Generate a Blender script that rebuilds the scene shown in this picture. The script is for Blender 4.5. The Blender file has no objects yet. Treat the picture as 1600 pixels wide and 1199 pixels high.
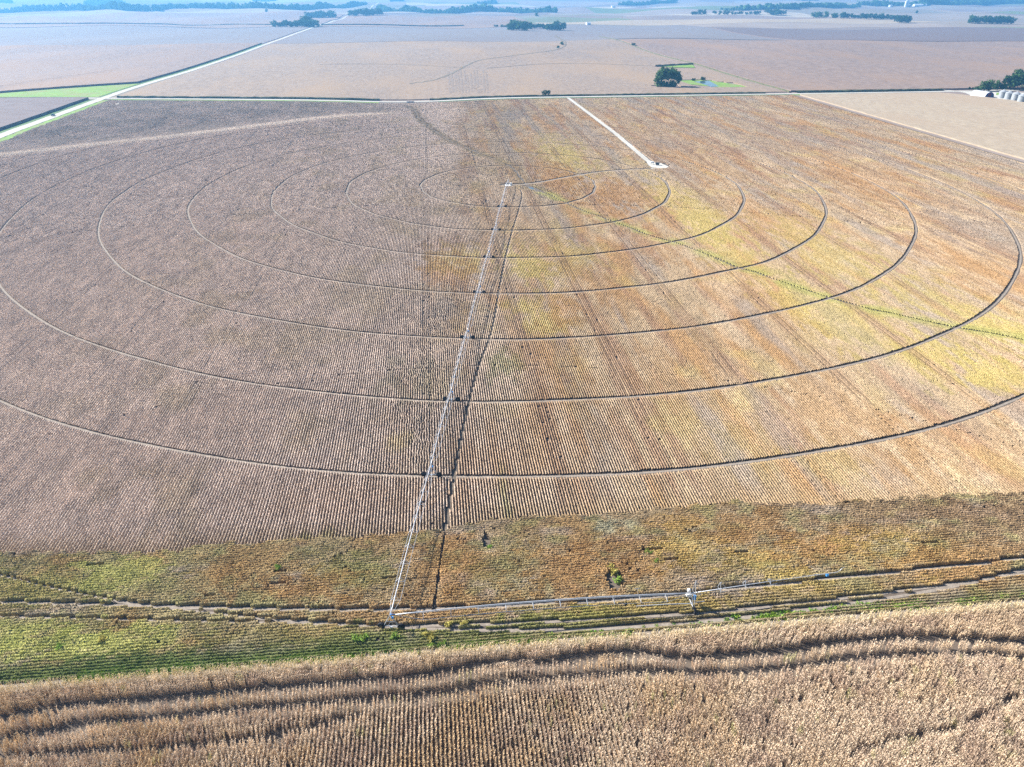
import bpy, math, random
import numpy as np
R = math.radians
rng = np.random.default_rng(7)
random.seed(7)
sc = bpy.context.scene
COL = sc.collection

# ------------------------------------------------------------------ camera
F_PX, HORIZON, CAM_H, YAW = 1150.0, -20.0, 118.0, R(6.0)
PITCH = math.atan((599.5 - HORIZON) / F_PX)
cam_d = bpy.data.cameras.new('camera')
cam = bpy.data.objects.new('camera', cam_d)
COL.objects.link(cam)
cam_d.sensor_fit = 'HORIZONTAL'
cam_d.sensor_width = 36.0
cam_d.lens = 36.0 * F_PX / 1600.0
cam_d.clip_start = 1.0
cam_d.clip_end = 60000.0
cam.location = (0, 0, CAM_H)
cam.rotation_euler = (math.pi / 2 - PITCH, 0, -YAW)
sc.camera = cam

# ------------------------------------------------------------------ light
SUN_EL = R(32)
SUN_FROM = (-0.85, 0.53)                     # horizontal direction towards the sun
az = math.atan2(SUN_FROM[0], SUN_FROM[1])    # clockwise from +Y
world = bpy.data.worlds.new('World')
sc.world = world
world.use_nodes = True
wt = world.node_tree
wt.nodes.clear()
sky = wt.nodes.new('ShaderNodeTexSky')
sky.sky_type = 'NISHITA'
sky.sun_disc = False
sky.sun_elevation = SUN_EL
sky.sun_rotation = az
sky.air_density = 1.0
sky.dust_density = 0.6
sky.ozone_density = 2.0
bg = wt.nodes.new('ShaderNodeBackground')
bg.inputs['Strength'].default_value = 0.06
wo = wt.nodes.new('ShaderNodeOutputWorld')
wt.links.new(sky.outputs[0], bg.inputs['Color'])
wt.links.new(bg.outputs[0], wo.inputs['Surface'])
sun_d = bpy.data.lights.new('sun', 'SUN')
sun_d.energy = 5.0
sun_d.angle = R(0.5)
sun_d.color = (1.0, 0.95, 0.87)
sun = bpy.data.objects.new('sun', sun_d)
COL.objects.link(sun)
from mathutils import Vector
n2 = math.hypot(*SUN_FROM)
sdir = Vector((SUN_FROM[0] / n2 * math.cos(SUN_EL), SUN_FROM[1] / n2 * math.cos(SUN_EL), math.sin(SUN_EL)))
sun.rotation_euler = (-sdir).to_track_quat('-Z', 'Y').to_euler()
sun.location = (-300, 200, 400)
vs = sc.view_settings
vs.view_transform = 'Standard'
vs.look = 'None'
vs.exposure = 1.5
vs.gamma = 1.0
vs.use_curve_mapping = False
sc.render.engine = 'CYCLES'
cy = sc.cycles
cy.max_bounces = 4
cy.diffuse_bounces = 2
cy.glossy_bounces = 2
cy.transmission_bounces = 2
cy.volume_bounces = 0
cy.transparent_max_bounces = 4
cy.use_denoising = False
cy.caustics_reflective = False
cy.caustics_refractive = False

# ------------------------------------------------------------------ helpers
def tag(o, label=None, cat=None, group=None, kind=None):
    if label: o['label'] = label
    if cat: o['category'] = cat
    if group: o['group'] = group
    if kind: o['kind'] = kind
    return o

def empty(name, loc=(0, 0, 0), rz=0.0):
    o = bpy.data.objects.new(name, None)
    o.empty_display_size = 0.5
    COL.objects.link(o)
    o.location = loc
    o.rotation_euler = (0, 0, rz)
    return o

class MB:
    def __init__(s): s.v = []; s.f = []
    def add(s, V, Fc):
        b = len(s.v)
        s.v += [tuple(map(float, p)) for p in V]
        s.f += [tuple(b + i for i in f) for f in Fc]
        return s
    def box(s, c, size, rz=0.0):
        x, y, z = [k / 2 for k in size]
        ca, sa = math.cos(rz), math.sin(rz)
        V = []
        for dz in (-z, z):
            for dx, dy in ((-x, -y), (x, -y), (x, y), (-x, y)):
                V.append((c[0] + dx * ca - dy * sa, c[1] + dx * sa + dy * ca, c[2] + dz))
        return s.add(V, [(3, 2, 1, 0), (4, 5, 6, 7), (0, 1, 5, 4), (1, 2, 6, 5), (2, 3, 7, 6), (3, 0, 4, 7)])
    def tube(s, pts, r, n=6, r1=None):
        pts = [Vector(p) for p in pts]
        m = len(pts); V = []; Fc = []
        for i, p in enumerate(pts):
            d = (pts[min(i + 1, m - 1)] - pts[max(i - 1, 0)]).normalized()
            a = d.cross(Vector((0, 0, 1)))
            if a.length < 1e-3: a = d.cross(Vector((1, 0, 0)))
            a.normalize(); b = d.cross(a)
            rr = r if r1 is None else r + (r1 - r) * i / (m - 1)
            for k in range(n):
                t = 2 * math.pi * k / n
                V.append(p + a * (rr * math.cos(t)) + b * (rr * math.sin(t)))
        for i in range(m - 1):
            for k in range(n):
                Fc.append((i * n + k, i * n + (k + 1) % n, (i + 1) * n + (k + 1) % n, (i + 1) * n + k))
        Fc.append(tuple(range(n - 1, -1, -1))); Fc.append(tuple((m - 1) * n + k for k in range(n)))
        return s.add(V, Fc)
    def lathe(s, prof, c=(0, 0, 0), n=20, axis='z'):
        V = []; Fc = []
        for r, z in prof:
            for k in range(n):
                t = 2 * math.pi * k / n
                p = (r * math.cos(t), r * math.sin(t), z)
                if axis == 'y': p = (p[0], p[2], p[1])
                if axis == 'x': p = (p[2], p[0], p[1])
                V.append((c[0] + p[0], c[1] + p[1], c[2] + p[2]))
        for i in range(len(prof) - 1):
            for k in range(n):
                Fc.append((i * n + k, i * n + (k + 1) % n, (i + 1) * n + (k + 1) % n, (i + 1) * n + k))
        return s.add(V, Fc)
    def mesh(s, name, mat=None, smooth=False):
        me = bpy.data.meshes.new(name)
        me.from_pydata(s.v, [], s.f)
        me.validate(); me.update()
        if mat: me.materials.append(mat)
        if smooth: me.polygons.foreach_set('use_smooth', [True] * len(me.polygons))
        return me
    def build(s, name, mat, parent=None, smooth=False, loc=None, rz=None):
        return link(name, s.mesh(name, mat, smooth), parent, loc, rz)

def link(name, me, parent=None, loc=None, rz=None):
    o = bpy.data.objects.new(name, me)
    COL.objects.link(o)
    if parent: o.parent = parent
    if loc is not None: o.location = loc
    if rz is not None: o.rotation_euler = (0, 0, rz)
    return o

# smooth value noise on arrays
def _hash(i, j, seed):
    h = (i.astype(np.int64) * 374761393 + j.astype(np.int64) * 668265263 + seed * 1442695041) & 0xffffffff
    h = ((h ^ (h >> 13)) * 1274126177) & 0xffffffff
    return ((h ^ (h >> 16)) & 0xffff) / 65535.0
def vnoise(x, y, seed=0):
    x = np.asarray(x, float); y = np.asarray(y, float)
    i = np.floor(x); j = np.floor(y); fx = x - i; fy = y - j
    fx = fx * fx * (3 - 2 * fx); fy = fy * fy * (3 - 2 * fy)
    a = _hash(i, j, seed); b = _hash(i + 1, j, seed); c = _hash(i, j + 1, seed); d = _hash(i + 1, j + 1, seed)
    return (a * (1 - fx) + b * fx) * (1 - fy) + (c * (1 - fx) + d * fx) * fy
def fbm(x, y, seed=0, n=4):
    s = 0; a = 0.5; t = 0
    for k in range(n):
        s = s + a * vnoise(x * 2 ** k, y * 2 ** k, seed + 17 * k); t += a; a *= 0.5
    return s / t
def sstep(a, b, x):
    t = np.clip((np.asarray(x, float) - a) / (b - a), 0, 1)
    return t * t * (3 - 2 * t)

# ------------------------------------------------------------------ terrain
def zfun(x, y):
    x = np.asarray(x, float); y = np.asarray(y, float)
    z = 6.0 * np.exp(-((x + 480) / 260) ** 2 - ((y - 980) / 300) ** 2)
    z = z + 4.6 * np.exp(-((x + 350) / 130) ** 2 - ((y - 540) / 190) ** 2)
    z = z - 3.4 * np.exp(-((x + 30) / 80) ** 2 - ((y - 930) / 150) ** 2)
    # crest that crosses the far left of the pivot field
    t = ((x + 320) * 298 + (y - 594) * 261) / 396.1
    d = (-(x + 320) * 261 + (y - 594) * 298) / 396.1
    cr = 3.6 * np.exp(-(np.where(d > 0, d / 26.0, d / 70.0)) ** 2)
    cr = cr - 2.6 * np.exp(-((d - 75) / 45) ** 2)
    z = z + cr * sstep(-260, 40, t) * (1 - sstep(300, 400, t))
    # shallow swale along the waterway
    z = z - 0.9 * np.exp(-((x - (62 + 0.62 * (497 - y) * (y < 497) + 0.0)) / 26) ** 2) * sstep(200, 300, y) * (1 - sstep(480, 560, y))
    A = sstep(960, 1500, y) * 7.0 + sstep(2200, 5000, y) * 12.0
    roll = np.sin(x / 120 + 0.8 * np.sin(y / 200)) * np.sin(y / 130 + 1.3 + 0.7 * np.sin(x / 230)) * 0.55 \
        + np.sin(x / 520 + 2.0 + y / 900) * np.sin(y / 430 + 0.4) * 0.8
    A = A * (1 - 0.85 * np.exp(-((x + 374) / 260) ** 2) * (1 - sstep(2600, 4000, y)))
    z = z + A * (roll - 0.2)
    z = z + sstep(600, 1100, x) * (1 - sstep(1000, 1800, y)) * 2.5 * np.sin(x / 240)
    z = z + sstep(4000, 9000, y) * 16
    return z
def _axis(lo, hi, step, far_lo, far_hi, g=1.12):
    core = list(np.arange(lo, hi + 1e-6, step))
    a = []; p = lo; s = step
    while p > far_lo: s *= g; p -= s; a.append(p)
    b = []; p = hi; s = step
    while p < far_hi: s *= g; p += s; b.append(p)
    return np.array(a[::-1] + core + b)
GX = _axis(-620, 800, 10, -16000, 18000, 1.07)
GY = _axis(40, 1300, 10, -900, 34000, 1.035)
GZ = zfun(*np.meshgrid(GX, GY))            # [iy, ix]
def gz(x, y):
    x = np.asarray(x, float); y = np.asarray(y, float)
    i = np.clip(np.searchsorted(GX, x) - 1, 0, len(GX) - 2); j = np.clip(np.searchsorted(GY, y) - 1, 0, len(GY) - 2)
    fx = (x - GX[i]) / (GX[i + 1] - GX[i]); fy = (y - GY[j]) / (GY[j + 1] - GY[j])
    return (GZ[j, i] * (1 - fx) + GZ[j, i + 1] * fx) * (1 - fy) + (GZ[j + 1, i] * (1 - fx) + GZ[j + 1, i + 1] * fx) * fy

_T = np.concatenate([np.geomspace(60, 24000, 2600)])
def at(px, py, up=0.0):
    """surveyed ground position (x, y) of a point sighted from the drone"""
    a, b = (px - 800) / F_PX, (py - 599.5) / F_PX
    d = (a, math.cos(PITCH) - b * math.sin(PITCH), -math.sin(PITCH) - b * math.cos(PITCH))
    X = d[0] * math.cos(YAW) + d[1] * math.sin(YAW); Y = -d[0] * math.sin(YAW) + d[1] * math.cos(YAW)
    h = CAM_H + d[2] * _T - gz(X * _T, Y * _T) - up
    k = np.argmax(h < 0) if (h < 0).any() else len(_T) - 1
    k = max(k, 1)
    t = _T[k - 1] + (_T[k] - _T[k - 1]) * h[k - 1] / (h[k - 1] - h[k] + 1e-9)
    return np.array([X * t, Y * t])
def ats(pp, up=0.0): return [at(p[0], p[1], up) for p in pp]
def proj(x, y, z):
    u = x * math.cos(YAW) - y * math.sin(YAW); v = x * math.sin(YAW) + y * math.cos(YAW); w = z - CAM_H
    dep = v * math.cos(PITCH) - w * math.sin(PITCH); u2 = v * math.sin(PITCH) + w * math.cos(PITCH)
    return 800 + F_PX * u / dep, 599.5 - F_PX * u2 / dep

# ------------------------------------------------------------------ materials
def new_mat(name):
    m = bpy.data.materials.new(name)
    m.use_nodes = True
    nt = m.node_tree
    nt.nodes.clear()
    out = nt.nodes.new('ShaderNodeOutputMaterial')
    return m, nt, out
def N(nt, t, **kw):
    n = nt.nodes.new(t)
    for k, v in kw.items():
        if k in n.inputs: n.inputs[k].default_value = v
        else: setattr(n, k, v)
    return n
def rgba(c): return (c[0], c[1], c[2], 1.0)

def noise_mat(name, c1, c2, scale=0.3, rough=0.9, c3=None, scale2=0.02, stretch=(1, 1, 1), bump=0.0, bscale=None, metal=0.0, spec=0.2, detail=6):
    m, nt, out = new_mat(name)
    L = nt.links.new
    geo = N(nt, 'ShaderNodeNewGeometry')
    mp = N(nt, 'ShaderNodeMapping'); mp.inputs['Scale'].default_value = stretch
    L(geo.outputs['Position'], mp.inputs['Vector'])
    n1 = N(nt, 'ShaderNodeTexNoise'); n1.inputs['Scale'].default_value = scale; n1.inputs['Detail'].default_value = detail
    n1.inputs['Roughness'].default_value = 0.65
    L(mp.outputs[0], n1.inputs['Vector'])
    cr = N(nt, 'ShaderNodeValToRGB')
    cr.color_ramp.elements[0].position = 0.3; cr.color_ramp.elements[1].position = 0.7
    cr.color_ramp.elements[0].color = rgba(c1); cr.color_ramp.elements[1].color = rgba(c2)
    L(n1.outputs['Fac'], cr.inputs['Fac'])
    colr = cr.outputs['Color']
    if c3 is not None:
        n2 = N(nt, 'ShaderNodeTexNoise'); n2.inputs['Scale'].default_value = scale2; n2.inputs['Detail'].default_value = 5
        L(mp.outputs[0], n2.inputs['Vector'])
        r2 = N(nt, 'ShaderNodeMapRange'); r2.inputs[1].default_value = 0.45; r2.inputs[2].default_value = 0.7
        L(n2.outputs['Fac'], r2.inputs[0])
        mx = N(nt, 'ShaderNodeMix', data_type='RGBA')
        L(r2.outputs[0], mx.inputs[0]); L(colr, mx.inputs[6]); mx.inputs[7].default_value = rgba(c3)
        colr = mx.outputs[2]
    b = N(nt, 'ShaderNodeBsdfPrincipled')
    b.inputs['Roughness'].default_value = rough; b.inputs['Metallic'].default_value = metal
    b.inputs['Specular IOR Level'].default_value = spec
    L(colr, b.inputs['Base Color'])
    if bump:
        n3 = N(nt, 'ShaderNodeTexNoise'); n3.inputs['Scale'].default_value = bscale or scale * 4; n3.inputs['Detail'].default_value = 5
        L(mp.outputs[0], n3.inputs['Vector'])
        bp = N(nt, 'ShaderNodeBump'); bp.inputs['Strength'].default_value = 1.0; bp.inputs['Distance'].default_value = bump
        L(n3.outputs['Fac'], bp.inputs['Height']); L(bp.outputs[0], b.inputs['Normal'])
    L(b.outputs[0], out.inputs['Surface'])
    return m

def leaf_mat(name, transl=0.3, instancer=True, color=None, lo=0.55, hi=1.45):
    """plant tissue: tint of the plant x random per leaf, part of the light passes through"""
    m, nt, out = new_mat(name)
    L = nt.links.new
    if instancer:
        t = N(nt, 'ShaderNodeAttribute', attribute_type='INSTANCER', attribute_name='tint'); tint = t.outputs['Color']
    else:
        rg = N(nt, 'ShaderNodeRGB'); rg.outputs[0].default_value = rgba(color); tint = rg.outputs[0]
    v = N(nt, 'ShaderNodeAttribute', attribute_type='GEOMETRY', attribute_name='leafv')
    mr = N(nt, 'ShaderNodeMapRange'); mr.inputs[3].default_value = lo; mr.inputs[4].default_value = hi
    L(v.outputs['Fac'], mr.inputs[0])
    mx = N(nt, 'ShaderNodeMix', data_type='RGBA', blend_type='MULTIPLY'); mx.inputs[0].default_value = 1.0
    L(tint, mx.inputs[6]); L(mr.outputs[0], mx.inputs[7])
    if instancer:
        gp = N(nt, 'ShaderNodeNewGeometry')
        nz = N(nt, 'ShaderNodeTexNoise'); nz.inputs['Scale'].default_value = 2.3; nz.inputs['Detail'].default_value = 2
        L(gp.outputs['Position'], nz.inputs['Vector'])
        mr2 = N(nt, 'ShaderNodeMapRange'); mr2.inputs[1].default_value = .3; mr2.inputs[2].default_value = .7; mr2.inputs[3].default_value = .68; mr2.inputs[4].default_value = 1.3
        L(nz.outputs['Fac'], mr2.inputs[0])
        m2 = N(nt, 'ShaderNodeMix', data_type='RGBA', blend_type='MULTIPLY'); m2.inputs[0].default_value = 1.0
        L(mx.outputs[2], m2.inputs[6]); L(mr2.outputs[0], m2.inputs[7]); mx = m2
    d = N(nt, 'ShaderNodeBsdfDiffuse'); L(mx.outputs[2], d.inputs['Color'])
    tr = N(nt, 'ShaderNodeBsdfTranslucent'); L(mx.outputs[2], tr.inputs['Color'])
    ms = N(nt, 'ShaderNodeMixShader'); ms.inputs[0].default_value = transl
    L(d.outputs[0], ms.inputs[1]); L(tr.outputs[0], ms.inputs[2])
    L(ms.outputs[0], out.inputs['Surface'])
    return m

M = {}
M['soil'] = noise_mat('soil', (0.09, 0.072, 0.058), (0.15, 0.12, 0.095), 0.5, c3=(0.12, 0.097, 0.076), scale2=0.03, bump=0.05, bscale=3)
M['rut'] = noise_mat('rut_soil', (0.175, 0.148, 0.124), (0.29, 0.25, 0.21), 0.8, bump=0.08, bscale=2.5)
M['rut_dark'] = noise_mat('rut_soil_damp_shaded', (0.08, 0.066, 0.053), (0.15, 0.125, 0.1), 0.8, bump=0.08, bscale=2.5)  # damp soil in the ditch, painted shade on the vehicle trail
M['gravel'] = noise_mat('gravel', (0.36, 0.345, 0.31), (0.5, 0.485, 0.44), 0.25, bump=0.04, bscale=2)
M['grass'] = noise_mat('grass', (0.10, 0.20, 0.03), (0.19, 0.31, 0.05), 0.12, c3=(0.2, 0.2, 0.08), scale2=0.05, bump=0.15, bscale=0.8)
M['gravel_ns'] = noise_mat('gravel_worn_lengthwise', (0.31, 0.296, 0.26), (0.47, 0.455, 0.415), 0.5, stretch=(1, 0.03, 1), bump=0.04, bscale=2)
M['gravel_ew'] = noise_mat('gravel_worn_crosswise', (0.31, 0.296, 0.26), (0.47, 0.455, 0.415), 0.5, stretch=(0.03, 1, 1), bump=0.04, bscale=2)
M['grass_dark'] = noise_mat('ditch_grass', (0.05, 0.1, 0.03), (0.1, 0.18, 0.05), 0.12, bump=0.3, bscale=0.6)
M['weeds'] = noise_mat('weeds', (0.06, 0.075, 0.035), (0.12, 0.11, 0.06), 0.2, bump=0.3, bscale=0.8)
M['flat_crop'] = noise_mat('flattened_crop', (0.15, 0.12, 0.1), (0.24, 0.19, 0.155), 0.3)
M['dry_weeds'] = noise_mat('dry_weeds', (0.12, 0.1, 0.07), (0.2, 0.165, 0.12), 0.1)
M['corn_far'] = noise_mat('ripe_corn', (0.165, 0.124, 0.096), (0.275, 0.21, 0.158), 0.12, c3=(0.265, 0.187, 0.12), scale2=0.007, stretch=(1.6, 0.5, 1), bump=0.35, bscale=0.5)
M['corn_rose'] = noise_mat('ripe_corn_rose', (0.15, 0.109, 0.09), (0.25, 0.185, 0.15), 0.1, c3=(0.24, 0.16, 0.11), scale2=0.006, stretch=(1.5, 0.5, 1), bump=0.35, bscale=0.5)
M['corn_dark'] = noise_mat('ripe_corn_dark', (0.11, 0.085, 0.083), (0.17, 0.132, 0.125), 0.1, c3=(0.14, 0.105, 0.1), scale2=0.004, stretch=(0.6, 1.2, 1), bump=0.35, bscale=0.5)
M['bean_far'] = noise_mat('ripe_beans', (0.145, 0.13, 0.13), (0.2, 0.175, 0.17), 0.05, c3=(0.165, 0.14, 0.14), scale2=0.004, bump=0.2, bscale=0.4)
M['stubble'] = noise_mat('pale_stubble', (0.25, 0.2, 0.145), (0.36, 0.295, 0.215), 0.15, c3=(0.3, 0.23, 0.16), scale2=0.01, stretch=(1.5, 0.6, 1), bump=0.2, bscale=0.5)
M['galv'] = noise_mat('galvanised_steel', (0.38, 0.4, 0.44), (0.55, 0.57, 0.61), 1.2, rough=0.42, metal=0.35, spec=0.5)
M['tyre'] = noise_mat('tyre_rubber', (0.012, 0.013, 0.016), (0.03, 0.03, 0.034), 3, rough=0.85)
M['rim'] = noise_mat('wheel_rim', (0.05, 0.052, 0.06), (0.09, 0.093, 0.1), 4, rough=0.5, metal=0.6)
M['bin'] = noise_mat('bin_steel', (0.24, 0.26, 0.28), (0.34, 0.36, 0.38), 0.6, rough=0.5, metal=0.2)
M['shed_roof'] = noise_mat('shed_roof_steel', (0.4, 0.41, 0.43), (0.52, 0.53, 0.55), 0.5, rough=0.55)
M['blue'] = noise_mat('blue_paint', (0.05, 0.25, 0.6), (0.08, 0.32, 0.7), 2, rough=0.4)
M['white'] = noise_mat('white_paint', (0.6, 0.61, 0.63), (0.74, 0.75, 0.77), 0.6, rough=0.5)
M['concrete'] = noise_mat('concrete', (0.5, 0.48, 0.45), (0.62, 0.6, 0.57), 1.0)
M['navy'] = noise_mat('navy_steel', (0.025, 0.035, 0.12), (0.04, 0.05, 0.16), 0.5, rough=0.6)
M['red'] = noise_mat('dark_red', (0.12, 0.02, 0.02), (0.18, 0.035, 0.03), 0.5)
M['bark'] = noise_mat('bark', (0.09, 0.07, 0.055), (0.16, 0.13, 0.1), 1.0)
M['glass'] = noise_mat('car_glass', (0.02, 0.025, 0.03), (0.03, 0.035, 0.04), 1.0, rough=0.08, spec=0.6)
M['carblue'] = noise_mat('dark_teal_paint', (0.03, 0.1, 0.15), (0.04, 0.13, 0.19), 1.0, rough=0.3, spec=0.5)
M['machine_dark'] = noise_mat('engine_paint', (0.03, 0.035, 0.04), (0.06, 0.065, 0.07), 2.0, rough=0.5)
def water_mat():
    m, nt, out = new_mat('water')
    b = N(nt, 'ShaderNodeBsdfPrincipled'); b.inputs['Base Color'].default_value = (0.035, 0.075, 0.11, 1)
    b.inputs['Roughness'].default_value = 0.12
    n = N(nt, 'ShaderNodeTexNoise'); n.inputs['Scale'].default_value = 0.6
    bp = N(nt, 'ShaderNodeBump'); bp.inputs['Distance'].default_value = 0.02
    g = N(nt, 'ShaderNodeNewGeometry'); nt.links.new(g.outputs['Position'], n.inputs['Vector'])
    nt.links.new(n.outputs['Fac'], bp.inputs['Height']); nt.links.new(bp.outputs[0], b.inputs['Normal'])
    nt.links.new(b.outputs[0], out.inputs['Surface'])
    return m
M['water'] = water_mat()
M['leaf'] = leaf_mat('crop_leaf', 0.12, lo=0.75, hi=1.25)
M['corn_leaf'] = leaf_mat('dry_corn_leaf', 0.22, lo=0.62, hi=1.3)
M['tree_leaf'] = leaf_mat('tree_leaf', 0.25, False, (0.075, 0.135, 0.04))
M['tree_leaf_dark'] = leaf_mat('dark_tree_leaf', 0.2, False, (0.042, 0.082, 0.028))
M['tree_leaf_light'] = leaf_mat('light_tree_leaf', 0.3, False, (0.085, 0.15, 0.045))
M['weed_leaf'] = leaf_mat('weed_leaf', 0.35, False, (0.2, 0.3, 0.06))
M['weed_yellow'] = leaf_mat('yellow_weed_leaf', 0.35, False, (0.42, 0.37, 0.11))

# ground: crops of the plain, one shared pattern of big fields beyond the built ones
def ground_mat():
    m, nt, out = new_mat('plain_ground')
    L = nt.links.new
    geo = N(nt, 'ShaderNodeNewGeometry')
    mp = N(nt, 'ShaderNodeMapping'); mp.inputs['Scale'].default_value = (1 / 800, 1 / 420, 0)
    L(geo.outputs['Position'], mp.inputs['Vector'])
    nw = N(nt, 'ShaderNodeTexNoise'); nw.inputs['Scale'].default_value = 0.7
    L(mp.outputs[0], nw.inputs['Vector'])
    vo = N(nt, 'ShaderNodeTexVoronoi', distance='CHEBYCHEV'); vo.inputs['Scale'].default_value = 0.8; vo.inputs['Randomness'].default_value = 0.55
    L(mp.outputs[0], vo.inputs['Vector'])
    sx = N(nt, 'ShaderNodeSeparateColor'); L(vo.outputs['Color'], sx.inputs[0])
    cr = N(nt, 'ShaderNodeValToRGB')
    e = cr.color_ramp.elements
    e[0].color = (0.18, 0.15, 0.135, 1); e[1].color = (0.34, 0.3, 0.245, 1); e[1].position = 0.95
    k = e.new(0.3); k.color = (0.22, 0.178, 0.16, 1)
    k = e.new(0.55); k.color = (0.27, 0.225, 0.19, 1)
    k = e.new(0.7); k.color = (0.21, 0.185, 0.16, 1)
    k = e.new(0.8); k.color = (0.13, 0.17, 0.08, 1)
    k = e.new(0.85); k.color = (0.24, 0.21, 0.175, 1)
    L(sx.outputs[0], cr.inputs['Fac'])
    n1 = N(nt, 'ShaderNodeTexNoise'); n1.inputs['Scale'].default_value = 0.01; n1.inputs['Detail'].default_value = 8
    L(geo.outputs['Position'], n1.inputs['Vector'])
    mr = N(nt, 'ShaderNodeMapRange'); mr.inputs[3].default_value = 0.8; mr.inputs[4].default_value = 1.2
    L(n1.outputs['Fac'], mr.inputs[0])
    mx = N(nt, 'ShaderNodeMix', data_type='RGBA', blend_type='MULTIPLY'); mx.inputs[0].default_value = 1
    L(cr.outputs[0], mx.inputs[6]); L(mr.outputs[0], mx.inputs[7])
    b = N(nt, 'ShaderNodeBsdfDiffuse'); L(mx.outputs[2], b.inputs['Color'])
    L(b.outputs[0], out.inputs['Surface'])
    return m
M['ground'] = ground_mat()

# ------------------------------------------------------------------ ground sheet
nx, ny = len(GX), len(GY)
gxx, gyy = np.meshgrid(GX, GY)
gv = np.stack([gxx.ravel(), gyy.ravel(), GZ.ravel()], 1)
idx = np.arange(nx * ny).reshape(ny, nx)
gf = np.stack([idx[:-1, :-1].ravel(), idx[:-1, 1:].ravel(), idx[1:, 1:].ravel(), idx[1:, :-1].ravel()], 1)
me = bpy.data.meshes.new('ground')
me.from_pydata(gv.tolist(), [], gf.tolist())
me.materials.append(M['ground']); me.materials.append(M['soil'])
cx = (gxx[:-1, :-1] + gxx[1:, 1:]).ravel() / 2; cyy = (gyy[:-1, :-1] + gyy[1:, 1:]).ravel() / 2
mi = ((cx > -366) & (cx < 450) & (cyy < 940)).astype(np.int32)
mi |= ((cyy < 150) & (np.abs(cx) < 400)).astype(np.int32)
me.polygons.foreach_set('material_index', mi)
me.polygons.foreach_set('use_smooth', [True] * len(me.polygons))
tag(link('ground', me), 'rolling farmland ground reaching to the hazy distance', 'ground', kind='structure')

def resample(pts, step):
    pts = np.array(pts, float)
    seg = np.linalg.norm(np.diff(pts, axis=0), axis=1); s = np.concatenate([[0], np.cumsum(seg)])
    n = max(2, int(s[-1] / step) + 1); t = np.linspace(0, s[-1], n)
    return np.stack([np.interp(t, s, pts[:, 0]), np.interp(t, s, pts[:, 1])], 1)
def smooth(pts, k=3):
    p = np.array(pts, float)
    for _ in range(k):
        q = [p[0]]
        for a, b in zip(p[:-1], p[1:]): q += [a * .75 + b * .25, a * .25 + b * .75]
        q.append(p[-1]); p = np.array(q)
    return p
def strip(name, pts, width, mat, zo=0.06, step=6.0, jag=0.12, label=None, cat=None, group=None, kind='structure', height=0.0):
    """a ribbon lying on the ground; with a height it becomes a low bank"""
    p = resample(pts, step)
    d = np.gradient(p, axis=0); d /= np.linalg.norm(d, axis=1)[:, None] + 1e-9
    nrm = np.stack([-d[:, 1], d[:, 0]], 1)
    w = width / 2 * (1 + jag * rng.uniform(-1, 1, (len(p), 2)))
    a = p + nrm * w[:, :1]; b = p - nrm * w[:, 1:]
    m = MB()
    V = []; Fc = []
    n = len(p)
    cols = [(a, 0), (a * .8 + b * .2, height), (p, height), (b * .8 + a * .2, height), (b, 0)] if height else [(a, 0), (p, 0), (b, 0)]
    for q, hh in cols:
        hv = hh * (0.75 + 0.5 * rng.random(n)) if hh else 0
        z = gz(q[:, 0], q[:, 1]) + zo + hv
        V += [(q[i, 0], q[i, 1], z[i]) for i in range(n)]
    for c in range(len(cols) - 1):
        for i in range(n - 1):
            Fc.append((c * n + i, (c + 1) * n + i, (c + 1) * n + i + 1, c * n + i + 1))
    m.add(V, Fc)
    return tag(m.build(name, mat), label, cat, group, kind)

# ------------------------------------------------------------------ roads
RX, RY = -374.0, 943.0
ns_pts = [(RX, 200), (RX, 2500), (RX - 8, 3100), (RX + 20, 4200), (RX + 50, 6200)]
strip('gravel_road', ns_pts, 9.5, M['gravel_ns'], 0.25, 8, 0.08, 'pale gravel road running straight away on the left', 'road')
strip('gravel_road', [(-1800, RY + 12), (-600, RY + 10), (RX - 5, RY + 4), (-200, RY), (470, RY), (720, RY + 2), (1600, RY + 6)], 8.5, M['gravel_ew'], 0.22, 8, 0.08,
      'pale gravel road crossing behind the irrigated field', 'road')
strip('grass_verge', [(RX + 8.2, 200), (RX + 8.2, 930)], 6.5, M['grass'], 0.12, 4, 0.4, 'bright green grass verge between gravel road and brown bean field', 'grass verge')
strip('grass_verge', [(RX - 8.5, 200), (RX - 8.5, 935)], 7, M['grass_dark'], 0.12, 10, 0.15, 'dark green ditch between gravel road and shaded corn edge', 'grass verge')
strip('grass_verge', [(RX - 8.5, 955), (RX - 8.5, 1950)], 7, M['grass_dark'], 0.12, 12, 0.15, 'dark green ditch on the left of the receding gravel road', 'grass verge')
strip('grass_verge', [(RX + 12, RY - 7.2), (-60, RY - 7.2)], 5.5, M['grass'], 0.12, 10, 0.2, 'green grass verge along crossing road, left of the culvert', 'grass verge')
strip('grass_verge', [(10, RY - 7.2), (445, RY - 7.2)], 4.5, M['grass_dark'], 0.12, 10, 0.2, 'dull green verge along crossing road, right of the culvert', 'grass verge')
strip('grass_verge', [(448, RY - 9), (520, RY - 8)], 9, M['grass'], 0.12, 8, 0.25, 'bright green verge at the corner of the pale field', 'grass verge')
strip('shaded_edge_weeds', [(RX + 14, RY + 9), (-130, RY + 9), (-60, RY + 10)], 6, M['weeds'], 0.1, 5, 0.3, 'dark stand-in bank for shaded crop edge and weeds behind crossing road, left half', 'weeds', height=1.9, kind='stuff')  # dark banks stand in for the shaded crop edges and ditch weeds
strip('shaded_edge_weeds', [(0, RY + 10), (130, RY + 9), (420, RY + 8)], 5, M['weeds'], 0.1, 5, 0.3, 'dark stand-in bank for shaded crop edge and weeds behind crossing road, right half', 'weeds', height=1.7, kind='stuff')
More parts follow.
